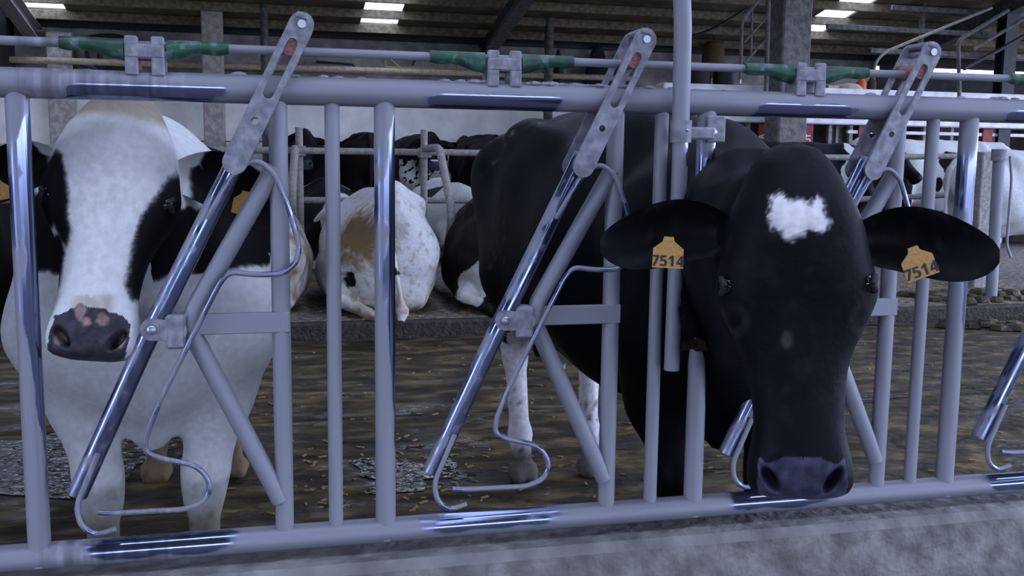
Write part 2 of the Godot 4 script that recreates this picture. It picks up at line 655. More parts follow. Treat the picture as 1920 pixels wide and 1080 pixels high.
func build_roof() -> void:
	var ceil := thing("ceiling", "dark brown sheet roof underside on purlins with translucent strips", "roof", Vector3.ZERO, 0, "", "structure")
	var strips := [-2.41, 2.09, 8.72, 14.9]
	for zz in [[-13.6, -9.2, false], [-9.2, 1.02, true], [1.02, 1.5, false], [2.5, 10.0, false], [10.0, 17.4, false]]:
		# sheets fill what the strips leave free
		var cuts := []
		for s in strips:
			cuts.append([s - 0.27, s + 0.27])
		if zz[2]:
			for s in UPPER_STRIPS:
				cuts.append([s - 0.27, s + 0.27])
		cuts.sort()
		cuts.append([15.5, 15.5])
		var x := -3.4
		for c in cuts:
			var st := st_new()
			slope_box(st, x, c[0], zz[0], zz[1], 0.03)
			obj("roof_sheet", done(st), M.roof, ceil)
			x = c[1]
	for s in strips:
		# eave and ridge ends of every strip are opaque sheet
		for zz in [[-13.6, -12.62], [1.02, 1.5], [2.5, 2.98], [16.62, 17.4]]:
			var st := st_new()
			slope_box(st, s - 0.27, s + 0.27, zz[0], zz[1], 0.03)
			obj("roof_sheet", done(st), M.roof, ceil)
		var z := -12.62
		while z < 0.9:
			var st := st_new()
			slope_box(st, s - 0.27, s + 0.27, z, minf(z + 1.24, 1.02), 0.006, 0.01)
			obj("skylight_panel", done(st), M.skylight, ceil)
			z += 1.24
		z = 2.98
		while z < 16.5:
			var st := st_new()
			slope_box(st, s - 0.27, s + 0.27, z, minf(z + 1.24, 16.62), 0.006, 0.01)
			obj("skylight_panel", done(st), M.skylight, ceil)
			z += 1.24
	# the upper part of the slope towards the ridge has more of them
	for s in UPPER_STRIPS:
		var zz := -9.2
		while zz < 0.9:
			var st := st_new()
			slope_box(st, s - 0.27, s + 0.27, zz, minf(zz + 1.24, 1.02), 0.006, 0.01)
			obj("skylight_panel", done(st), M.skylight, ceil)
			zz += 1.24
	# purlins under the sheets
	var z := -12.62
	while z < 17.0:
		var st := st_new()
		add_box(st, Transform3D(Basis(), Vector3(0, 0, 0)), Vector3(18.6, 0.12, 0.06), 0.004)
		if z > 1.5 and z < 2.5:
			z += 0.62
			continue
		var p := obj("purlin", done(st), M.purlin, ceil)
		p.position = Vector3(6.1, roof_y(z) - 0.065, z)
		z += 0.62
	# rafters
	for x in [-2.62, 3.75, 10.67, 15.3]:
		var st := st_new()
		for zz in [[-13.0, 2.0], [2.0, 17.0]]:
			var w := 0.09
			slope_box(st, x - w, x + w, zz[0], zz[1], 0.02, -0.36)
			slope_box(st, x - 0.012, x + 0.012, zz[0], zz[1], 0.20, -0.34)
			slope_box(st, x - w, x + w, zz[0], zz[1], 0.02, -0.15)
		obj("rafter", done(st), M.steel if x > 0.0 else M.oldzinc, ceil)


func build_columns() -> void:
	var c := box("column", Vector3(-0.225, 1.75, -12.2), Vector3(0.28, 3.5, 0.28), M.column, self, 0.02)
	tag(c, "square pale concrete column rising behind the white-faced cow's ear", "column", "", "structure")
	c = box("column", Vector3(7.0, 1.9, -9.5), Vector3(0.40, 3.8, 0.40), M.concrete, self, 0.02)
	tag(c, "thick grey concrete column right of the steel lattice", "column", "", "structure")
	c = box("column", Vector3(-2.3, 1.5, -12.9), Vector3(0.34, 3.0, 0.18), M.column, self, 0.02)
	tag(c, "pale bluish pilaster in the far left corner under the skylight", "column", "", "structure")
	var post := thing("column", "thin grey steel post left of the first locking bar's head", "post", Vector3(0.465, 0, -12.0), 0, "", "structure")
	obj("shaft", tube([Vector3(0, 0, 0), Vector3(0, 3.38, 0)], 0.055), M.steel, post)
	post = thing("column", "thin grey steel post above the middle locking clamp", "post", Vector3(4.51, 0, -12.0), 0, "", "structure")
	obj("shaft", tube([Vector3(0, 0, 0), Vector3(0, 3.38, 0)], 0.068), M.steel, post)
	var i := thing("column", "dark steel I-section column at the far right", "column", Vector3(10.67, 0, -10.0), 0, "", "structure")
	box("flange", Vector3(0, 1.75, -0.09), Vector3(0.2, 3.5, 0.015), M.darksteel, i)
	box("flange", Vector3(0, 1.75, 0.09), Vector3(0.2, 3.5, 0.015), M.darksteel, i)
	box("web", Vector3(0, 1.75, 0), Vector3(0.012, 3.5, 0.18), M.darksteel, i)
	c = box("column", Vector3(3.75, 2.95, -12.93), Vector3(0.1, 0.55, 0.1), M.darksteel)
	tag(c, "short dark steel bracket post on the grey band of the back wall", "post", "", "structure")


# ------------------------------------------------------------------ cubicles
func build_cubicles() -> void:
	var g := "galvanised cubicle dividers of the front row"
	var xs := [-0.40, 0.775, 1.952, 3.13, 4.3, 5.45]
	for k in xs.size():
		var x: float = xs[k]
		var d := thing("cubicle_divider", ["galvanised cubicle divider at the far left of the front row", "galvanised cubicle divider with upright loop left of the lying white cow", "galvanised cubicle divider whose bent loop hangs right of the lying white cow", "galvanised cubicle divider hidden behind the black cow's body", "galvanised cubicle divider behind the black cow's neck", "galvanised cubicle divider behind the curved pipe"][k], "stall divider", Vector3(x, 0.14, -7.3), 0, g)
		obj("post", tube([Vector3(0, 0, 0), Vector3(0, 1.45, 0)], 0.035, 0, no_fn, 12, 0.3), M.oldzinc, d)
		obj("loop", tube([Vector3(0, 1.27, 0.05), Vector3(0, 1.27, 0.9), Vector3(0, 0.72, 1.55), Vector3(0, 0.42, 1.35), Vector3(0, 0.38, 0.4), Vector3(0, 0.5, 0.05)] if k != 1 else [Vector3(-0.045, 1.25, 0.05), Vector3(-0.05, 1.24, 0.5), Vector3(-0.09, 0.9, 0.8), Vector3(-0.08, 0.42, 0.8), Vector3(-0.04, 0.38, 0.4), Vector3(0, 0.5, 0.05)], 0.036, 0.16, no_fn, 12, 0.05), M.oldzinc, d)
		box("clamp", Vector3(0, 1.23, 0.03), Vector3(0.12, 0.10, 0.13), M.cast, d, 0.01)
	for e in [["neck_rail", 1.365, "long galvanised neck rail running over the front cubicles"], ["brisket_rail", 0.90, "lower galvanised rail running across the cubicle posts"]]:
		var r := obj(e[0], tube([Vector3(-2.8, 0, 0), Vector3(6.4, 0.02, 0), Vector3(12.5, 0.16 if e[1] > 1.0 else 0.3, 0)], 0.031, 0, no_fn, 12, 0.5), M.oldzinc)
		r.position = Vector3(0, e[1], -7.22 if e[1] > 1.0 else -7.37)
		tag(r, e[2], "rail")
	var p := thing("gate_post", "round galvanised post with capped top in front of the white cow at right", "post", Vector3(6.72, 0.0, -5.2))
	obj("shaft", tube([Vector3(0, 0, 0), Vector3(-0.03, 1.42, 0)], 0.05), M.galv, p)
	var cp := obj("cap", tube([Vector3(-0.03, 1.36, 0), Vector3(-0.03, 1.46, 0)], 0.066), M.cast, p)
	cp.set_meta("label", "cast cap")
	obj("hook_rod", tube([Vector3(0.05, 1.40, 0.04), Vector3(0.075, 1.2, 0.05), Vector3(0.075, 0.62, 0.05), Vector3(0.12, 0.52, 0.06)], 0.012, 0.05), M.galv, p)
	p = thing("gate_post", "brownish square post just left of the capped round post", "post", Vector3(7.2, 0.13, -6.0))
	box("shaft", Vector3(0, 0.66, 0), Vector3(0.15, 1.32, 0.12), M.oldzinc, p, 0.01)
	# plastered kerb and bedding litter on the platform
	var st := st_new()
	var r2 := RandomNumberGenerator.new()
	r2.seed = 5
	for i in 700:
		var q := Vector3(r2.randf_range(-1, 9), 0.142, r2.randf_range(-6.4, -4.95))
		var s := r2.randf_range(0.012, 0.05)
		add_box(st, Transform3D(Basis(Vector3.UP, r2.randf() * TAU), q), Vector3(s * 2.2, 0.012, s * 0.5), 0.0)
	var puddles := [[-0.5, -2.3, 0.75, 0.45, "shallow glinting puddle on the alley floor at far left"], [1.02, -1.75, 0.20, 0.22, "small glinting puddle between the second main post and middle locking bar"], [3.3, -2.7, 0.6, 0.25, "thin wet patch on the alley floor at right"]]
	for e in puddles:
		var ring := PackedVector2Array()
		for k in 28:
			var a := TAU * k / 28.0
			var w := 1.0 + 0.28 * sin(a * 3.0 + e[0]) + 0.16 * sin(a * 7.0 + e[1])
			ring.append(Vector2(cos(a) * e[2] * w, sin(a) * e[3] * w))
		var pd := obj("puddle", plate(ring, 0.004), M.puddle)
		pd.transform = Transform3D(Basis(Vector3.RIGHT, -PI / 2), Vector3(e[0], 0.003, e[1]))
		tag(pd, e[4], "puddle")
	var b := obj("bedding_straw", done(st), M.straw)
	tag(b, "loose chopped straw scattered on the lying platform", "bedding", "", "stuff")
	st = st_new()
	for i in 90:
		var q := Vector3(r2.randf_range(5.9, 7.4), 0.15, r2.randf_range(-5.6, -4.95))
		if r2.randf() < 0.3:
			q = Vector3(r2.randf_range(5.8, 7.2), 0.01, r2.randf_range(-4.8, -4.4))
		var s := r2.randf_range(0.03, 0.10)
		lump(st, q, Vector3(s, s * 0.5, s), r2.randi())
	var mk := obj("muck_clods", done(st), M.floor)
	tag(mk, "dark muck clods on the kerb at the right", "muck", "", "stuff")
	# flecks of straw on the wet floor
	st = st_new()
	for i in 420:
		var q := Vector3(r2.randf_range(0.4, 5.5), 0.004, r2.randf_range(-4.6, -1.0))
		if i < 160:
			q = Vector3(r2.randfn(1.0, 0.3), 0.004, r2.randfn(-1.75, 0.28))
		var s := r2.randf_range(0.006, 0.02)
		add_box(st, Transform3D(Basis(Vector3.UP, r2.randf() * TAU), q), Vector3(s * 2.0, 0.005, s * 0.6), 0.0)
	var fs := obj("floor_litter", done(st), M.straw)
	tag(fs, "pale straw flecks lying on the wet alley floor", "litter", "", "stuff")


func lump(st: SurfaceTool, at: Vector3, r: Vector3, s: int) -> void:
	var n := 6
	var k := 4
	var f := func(i: int, j: int) -> Vector3:
		var a := TAU * (j % n) / n
		var b := PI * i / k
		var w := 1.0 + 0.25 * sin(float((s + i * 7 + (j % n) * 13) % 17)) * sin(b)
		return at + Vector3(cos(a) * sin(b) * r.x * w, cos(b) * r.y, sin(a) * sin(b) * r.z * w)
	for i in k:
		for j in n:
			quad(st, f.call(i, j), f.call(i + 1, j), f.call(i + 1, j + 1), f.call(i, j + 1))


# ------------------------------------------------------------------ things along the back of the barn
func build_background() -> void:
	# cream pipe beam along the wall
	var b := obj("wall_pipe", tube([Vector3(-2.9, 2.585, -12.7), Vector3(6.1, 2.615, -12.7)], 0.045, 0, no_fn, 12, 1.0), M.cream)
	tag(b, "cream pipe running along the back wall just above the headlock rail", "pipe")
	b = box("cable_tray", Vector3(2.5, 2.46, -12.9), Vector3(7.0, 0.07, 0.12), M.darksteel, self, 0.01)
	tag(b, "dark cable tray under the cream wall pipe", "cable tray")
	b = obj("fence_wire", tube([Vector3(-2.0, 1.50, -12.2), Vector3(4.6, 1.575, -12.2)], 0.008, 0, no_fn, 6, 1.0), M.darksteel)
	tag(b, "thin dark wire stretched in front of the white wall", "wire")
	# coiled hoses
	var h := thing("hose_coil", "black hoses hung in loose coils on the wall at upper left", "hose", Vector3(-1.65, 2.72, -12.86))
	for e in [[0.46, 0.26, 0.0, 0.0], [0.40, 0.22, 0.10, 0.0], [0.30, 0.18, 0.16, -0.02]]:
		var pts := []
		for k in 25:
			var a := TAU * k / 24.0
			pts.append(Vector3(cos(a) * e[0] + e[2], sin(a) * e[1] + e[3], 0.03 * sin(a * 3.0)))
		obj("loop", tube(pts, 0.025, 0, no_fn, 8, 0.1), M.rubber, h)
	obj("hanging_end", tube([Vector3(-0.45, 0.1, 0), Vector3(-0.5, -0.1, 0), Vector3(-0.42, -0.36, 0)], 0.035, 0.1, no_fn, 8, 0.05), M.rubber, h)
	obj("hanging_end", tube([Vector3(-0.1, 0.1, 0), Vector3(-0.14, -0.1, 0), Vector3(-0.1, -0.36, 0)], 0.035, 0.1, no_fn, 8, 0.05), M.rubber, h)
	# bent black pipe handle on the wall and a crack-like hook
	b = obj("bent_pipe", tube([Vector3(1.2, 2.72, -12.9), Vector3(1.74, 2.70, -12.9), Vector3(1.78, 2.60, -12.9)], 0.016, 0.04, no_fn, 8, 0.05), M.rubber)
	tag(b, "bent black pipe on the wall over the first locking bar", "pipe")
	b = obj("wall_hook", tube([Vector3(2.66, 2.93, -12.95), Vector3(2.70, 2.86, -12.93), Vector3(2.63, 2.72, -12.93)], 0.014, 0.04, no_fn, 8, 0.03), M.rubber)
	tag(b, "small dark hook on the grey wall band near the skylight", "hook")
	# folded yellow frame
	var y := thing("folding_frame", "narrow yellow metal frame lying on the cream wall pipe", "frame", Vector3(2.2, 2.634, -12.7))
	obj("top_bar", tube([Vector3(0, 0.19, 0), Vector3(1.15, 0.17, 0)], 0.016, 0, no_fn, 8, 0.2), M.yellow, y)
	obj("bottom_bar", tube([Vector3(0, 0.02, 0), Vector3(1.15, 0.02, 0)], 0.016, 0, no_fn, 8, 0.2), M.yellow, y)
	obj("brace", tube([Vector3(0.0, 0.19, 0), Vector3(0.22, 0.02, 0)], 0.016, 0, no_fn, 8, 0.2), M.yellow, y)
	for x in [0.0, 0.60, 0.80, 0.92, 1.08]:
		obj("upright", tube([Vector3(x, 0.02, 0), Vector3(x - 0.02, 0.18, 0)], 0.012, 0, no_fn, 8, 0.2), M.yellow, y)
	# coats hanging on the wall
	jacket("work_coat", "dark navy work coat hanging on the wall left of the middle locking bar", Vector3(5.52, 3.10, -12.78), 0.50, 0.66, M.navy)
	jacket("work_coat", "dark green work coat hanging right behind the middle locking bar's head", Vector3(6.05, 3.06, -12.78), 0.30, 0.6, M.green)
	jacket("work_coat", "small dark coat tip hanging between the thin post and the navy coat", Vector3(4.88, 3.0, -12.78), 0.20, 0.5, M.darksteel)
	# sacks on the cables
	var s := thing("feed_sack", "brown feed sack hanging right of the curved pipe", "sack", Vector3(7.3, 2.84, -12.4))
	obj("bag", lathe([[0.02, -0.2], [0.15, -0.19], [0.18, 0.0], [0.17, 0.3], [0.10, 0.36], [0.03, 0.37]]), M.sack, s)
	obj("tie", tube([Vector3(0, 0.36, 0), Vector3(0.0, 0.44, 0)], 0.012, 0, no_fn, 8, 0.1), M.rubber, s)
	for e in [[6.08, "black drum left of the pair on the white beam"], [6.42, "black drum right of the pair on the white beam"]]:
		var d := thing("drum", e[1], "drum", Vector3(e[0], 2.335, -10.15), 0, "black drums on the white beam")
		obj("barrel", lathe([[0.13, 0.0], [0.145, 0.01], [0.145, 0.07], [0.15, 0.08], [0.145, 0.09], [0.145, 0.2], [0.12, 0.22], [0.02, 0.225]]), M.black, d)
		obj("lid", lathe([[0.10, 0.22], [0.10, 0.235], [0.02, 0.24]]), M.darksteel, d)
	var o := thing("bottle", "small orange bottle standing on the white beam", "bottle", Vector3(8.46, 2.335, -10.1))
	obj("body", lathe([[0.05, 0.0], [0.07, 0.01], [0.07, 0.10], [0.035, 0.15], [0.03, 0.17]]), M.orange, o)
	obj("cap", lathe([[0.034, 0.165], [0.034, 0.20], [0.005, 0.205]]), M.rust, o)
	o = thing("bottle", "taller rust-coloured bottle beside the orange one on the white beam", "bottle", Vector3(8.62, 2.335, -10.1))
	obj("body", lathe([[0.05, 0.0], [0.06, 0.01], [0.06, 0.12], [0.03, 0.16], [0.025, 0.18]]), M.rust, o)
	obj("cap", lathe([[0.03, 0.175], [0.03, 0.21], [0.005, 0.215]]), M.orange, o)
	o = thing("bucket", "pale upturned bowl lying on the white beam", "bowl", Vector3(8.26, 2.335, -10.1))
	obj("shell", lathe([[0.19, 0.0], [0.18, 0.03], [0.13, 0.07], [0.05, 0.085], [0.01, 0.087]]), M.cream, o)
	obj("rim", lathe([[0.195, 0.0], [0.2, 0.008], [0.195, 0.016]]), M.cream, o)
	o = box("carton", Vector3(8.02, 2.36, -10.1), Vector3(0.2, 0.05, 0.12), M.cream, self, 0.005)
	tag(o, "flat pale carton lying left of the bowl on the white beam", "carton")
	parlour()
	lattice()


func jacket(called: String, label: String, at: Vector3, w: float, h: float, m: Material) -> void:
	# a coat on a peg: narrow gathered top, flaring folded hem
	var c := thing(called, label, "coat", at)
	var rings := []
	for i in 9:
		var t := i / 8.0
		var ring := PackedVector3Array()
		for j in 24:
			var a := -TAU * j / 24.0
			var ww := w * 0.5 * (0.22 + 0.78 * pow(t, 0.7))
			var fold := 1.0 + 0.14 * t * sin(a * 5.0)
			ring.append(Vector3(cos(a) * ww * fold, -h * t, sin(a) * 0.07 * fold * (0.5 + t)))
		rings.append(ring)
	obj("cloth", ring_mesh(rings, []), m, c)
	obj("peg", tube([Vector3(0, 0.0, -0.06), Vector3(0, 0.02, 0.02)], 0.015, 0, no_fn, 8, 0.05), M.rust, c)


func parlour() -> void:
	var p := thing("milking_parlour", "long white-topped stall front with dark openings and red lettered uprights behind the cows", "stall front", Vector3(0, 0, -10.0))
	box("top_beam", Vector3(8.7, 2.09, 0), Vector3(6.5, 0.48, 0.3), M.white, p, 0.015)
	box("back_panel", Vector3(8.7, 1.0, -2.2), Vector3(6.5, 1.9, 0.04), M.greywall, p)
	box("roof_panel", Vector3(8.7, 2.0, -1.1), Vector3(6.5, 0.04, 2.2), M.greywall, p)
	for x in [5.47, 8.1, 9.6, 11.93]:
		box("partition", Vector3(x, 1.0, -1.1), Vector3(0.04, 1.9, 2.1), M.greywall, p)
	box("lower_rail", Vector3(8.7, 1.42, 0.02), Vector3(6.5, 0.1, 0.06), M.oldzinc, p, 0.01)
	box("window_rail", Vector3(9.7, 1.76, 0.02), Vector3(3.0, 0.045, 0.06), M.white, p, 0.005)
	for x in [5.5, 6.72, 7.94, 8.26, 9.42, 9.86, 10.55, 11.85]:
		box("upright", Vector3(x, 0.94, 0.0), Vector3(0.055, 1.86, 0.07), M.oldzinc, p, 0.006)
	var k := 0
	for e in [[6.90, 0.10, "A"], [7.05, 0.10, "AUT"], [7.59, 0.15, "AUT"], [8.43, 0.15, "AUT"], [10.42, 0.16, ""]]:
		var r := box("red_panel", Vector3(e[0], 1.62, 0.05), Vector3(e[1], 0.46, 0.03), M.red, p, 0.004)
		if e[2]:
			var t := obj("lettering", text_arrays(e[2], 0.075, 0.006), M.lettering, r)
			t.rotation.z = PI / 2
			t.position = Vector3(0, 0.0 if k != 0 else 0.05, 0.018)
		k += 1
	box("grey_blind", Vector3(8.08, 1.68, -0.1), Vector3(0.26, 0.34, 0.02), M.steel, p)
	box("blue_blind", Vector3(8.33, 1.68, -0.1), Vector3(0.1, 0.34, 0.02), M.navy, p)


func rod(called: String, pts: Array, r: float, m: Material, parent: Node) -> void:
	obj(called, tube(pts, r, 0.08, no_fn, 8, 0.15), m, parent)


func lattice() -> void:
	var t := thing("lattice_tower", "narrow grey steel lattice ladder left of the thick concrete column", "lattice", Vector3(0, 0, -9.3))
	rod("chord", [Vector3(6.24, 2.35, 0), Vector3(6.23, 3.06, 0), Vector3(6.47, 3.36, 0)], 0.022, M.steel, t)
	rod("chord", [Vector3(6.37, 2.60, 0), Vector3(6.36, 3.22, 0)], 0.016, M.steel, t)
	rod("chord", [Vector3(6.60, 2.2, 0), Vector3(6.57, 3.6, 0)], 0.03, M.steel, t)
	rod("lacing", [Vector3(6.27, 2.80, 0), Vector3(6.57, 3.13, 0)], 0.016, M.steel, t)
	rod("lacing", [Vector3(6.28, 2.55, 0), Vector3(6.58, 2.87, 0)], 0.018, M.steel, t)
	rod("lacing", [Vector3(6.24, 3.06, 0), Vector3(6.58, 3.06, 0)], 0.014, M.steel, t)
	rod("hanger", [Vector3(6.24, 2.3, 0), Vector3(6.24, 2.45, 0)], 0.012, M.bolt, t)
	var c := obj("cable", tube([Vector3(5.9, 2.93, -10.5), Vector3(6.42, 3.13, -10.5), Vector3(6.9, 3.42, -10.5)], 0.018, 0.1, no_fn, 8, 0.1), M.rubber)
	tag(c, "dark cable sloping up to the lattice ladder", "cable")
	var f := thing("hanging_gate_frame", "raised tubular gate frames hanging under the roof at upper right", "gate", Vector3(0, 0, -9.3))
	rod("hand_bar", [Vector3(8.24, 2.5, -0.2), Vector3(8.27, 2.66, -0.2), Vector3(8.40, 2.79, -0.2), Vector3(9.98, 3.43, -0.2)], 0.02, M.oldzinc, f)
	rod("drop_bar", [Vector3(9.42, 2.22, 0), Vector3(9.38, 2.6, 0), Vector3(9.34, 2.95, 0), Vector3(10.08, 3.38, 0)], 0.026, M.steel, f)
	rod("diagonal_bar", [Vector3(9.5, 2.83, 0.1), Vector3(10.25, 3.26, 0.1)], 0.024, M.steel, f)
	rod("diagonal_bar", [Vector3(9.38, 2.58, 0.1), Vector3(9.95, 2.87, 0.1), Vector3(10.5, 3.16, 0.1)], 0.028, M.darksteel, f)
	rod("hook_rod", [Vector3(9.44, 2.1, 0), Vector3(9.42, 2.26, 0)], 0.018, M.rubber, f)
	var h := thing("hanger_post", "thin grey post hanging from the roof left of the raised gates", "post", Vector3(9.64, 0, -10.5))
	rod("shaft", [Vector3(0, 2.95, 0), Vector3(0, 3.62, 0)], 0.04, M.steel, h)
	for e in [[3.50, 9.0, 12.5, "upper"], [3.20, 8.0, 12.5, "middle"], [2.90, 8.7, 12.5, "lower"]]:
		var b := box("roof_tie", Vector3((e[1] + e[2]) / 2.0, e[0], -10.3), Vector3(e[2] - e[1], 0.07, 0.05), M.steel, self, 0.005)
		tag(b, e[3] + " of the three grey horizontal ties under the roof at right", "beam", "", "structure")


# ------------------------------------------------------------------ the headlock fence
func near_gap(x: float) -> float:
	# how much a spot on the rail lies where the necks rub: the gap between a main post and the next slim pair
	var best := 0.0
	for a in POST_A:
		var t: float = (x - a - 0.25) / 0.17
		best = maxf(best, clampf(1.35 - pow(absf(t), 1.6), 0.0, 1.0))
	return best


func polish_rail(p: Vector3, o: Vector3) -> float:
	return 0.10 + 0.72 * near_gap(p.x) * smoothstep(0.24 + 0.3 * noise_a.get_noise_1d(p.x * 0.7), -0.10, o.y) * smoothstep(-0.75, -0.2, o.z)


func polish_post(p: Vector3, o: Vector3) -> float:
	return 0.12 + 0.45 * smoothstep(0.75, 1.0, p.y + 0.2 * o.x) * smoothstep(1.42, 1.3, p.y) + 0.28 * smoothstep(0.1, 0.9, o.x)


func polish_bar(p: Vector3, o: Vector3) -> float:
	return 0.58 + 0.10 * o.x + 0.1 * smoothstep(0.9, 1.1, p.y)


func polish_dull(_p: Vector3, _o: Vector3) -> float:
	return 0.18


func build_fence() -> void:
	var f := thing("headlock_fence", "galvanised self-locking headlock fence with slanting locking bars across the whole front", "fence")
	var rail := rail_with_runs(Vector3(-1.6, FENCE_Y, 0), Vector3(4.4, FENCE_Y, 0), 0.031)
	obj("top_rail", rail, M.galv, f)
	obj("bottom_rail", tube([Vector3(-1.6, 0.44, 0), Vector3(4.4, 0.44, 0)], 0.029, 0, func(p, o): return 0.2 + 0.5 * near_gap(p.x) * smoothstep(-0.3, 0.4, o.y + o.z * 0.5), 16, 0.03), M.galv, f)
	for x in POST_A:
		obj("main_post", tube([Vector3(x, 0.42, 0), Vector3(x, FENCE_Y, 0)], 0.0235, 0, polish_post, 18, 0.03), M.galv, f)
	for x in POST_B:
		obj("slim_post", tube([Vector3(x, 0.42, 0), Vector3(x, FENCE_Y, 0)], 0.0165, 0, polish_dull, 14, 0.05), M.galv, f)
	for k in POST_C.size():
		var x: float = POST_C[k]
		var a: float = x - 0.519
		obj("brace_post", tube([Vector3(x, 0.42, 0), Vector3(x, FENCE_Y, 0)], 0.0205, 0, polish_dull, 16, 0.04), M.galv, f)
		# bent brace: from the post down to the pivot and back to its foot
		obj("bent_brace", tube([Vector3(x - 0.008, 1.285, 0.004), Vector3(a + 0.318, 0.945, 0.004), Vector3(x - 0.008, 0.53, 0.004)], 0.0205, 0.05, polish_dull, 16, 0.03), M.galv, f)
		box("cross_strap", Vector3(a + 0.42, 0.943, 0.014), Vector3(0.235, 0.046, 0.012), M.galv, f, 0.002)
		box("pivot_block", Vector3(a + 0.297, 0.93, 0.012), Vector3(0.042, 0.075, 0.05), M.cast, f, 0.006)
		locking_bar(f, a)
	# dried muck crusted on top of the rail
	var st := st_new()
	var r2 := RandomNumberGenerator.new()
	r2.seed = 12
	for i in 110:
		var x := r2.randfn(1.14, 0.12) if i < 80 else r2.randf_range(-0.4, 3.0)
		var s := r2.randf_range(0.004, 0.011)
		lump(st, Vector3(x, FENCE_Y + 0.0295, r2.randf_range(-0.012, 0.012)), Vector3(s * 1.6, s * 0.7, s), r2.randi())
	var crust := obj("dried_muck", done(st), M.cast, f)
	crust.set_meta("kind", "stuff")
	# release rod with plastic wedges in clamps on the rail
	obj("release_rod", tube([Vector3(-1.6, 1.534, -0.005), Vector3(4.4, 1.534, -0.005)], 0.0098, 0, polish_dull, 10, 0.2), M.galv, f)
	for x in [-0.50, 0.252, 1.019, 1.788, 2.54]:
		rail_clamp(f, x)


func rail_with_runs(a: Vector3, b: Vector3, r: float) -> ArrayMesh:
	return tube([a, b], r, 0, polish_rail, 28, 0.012)


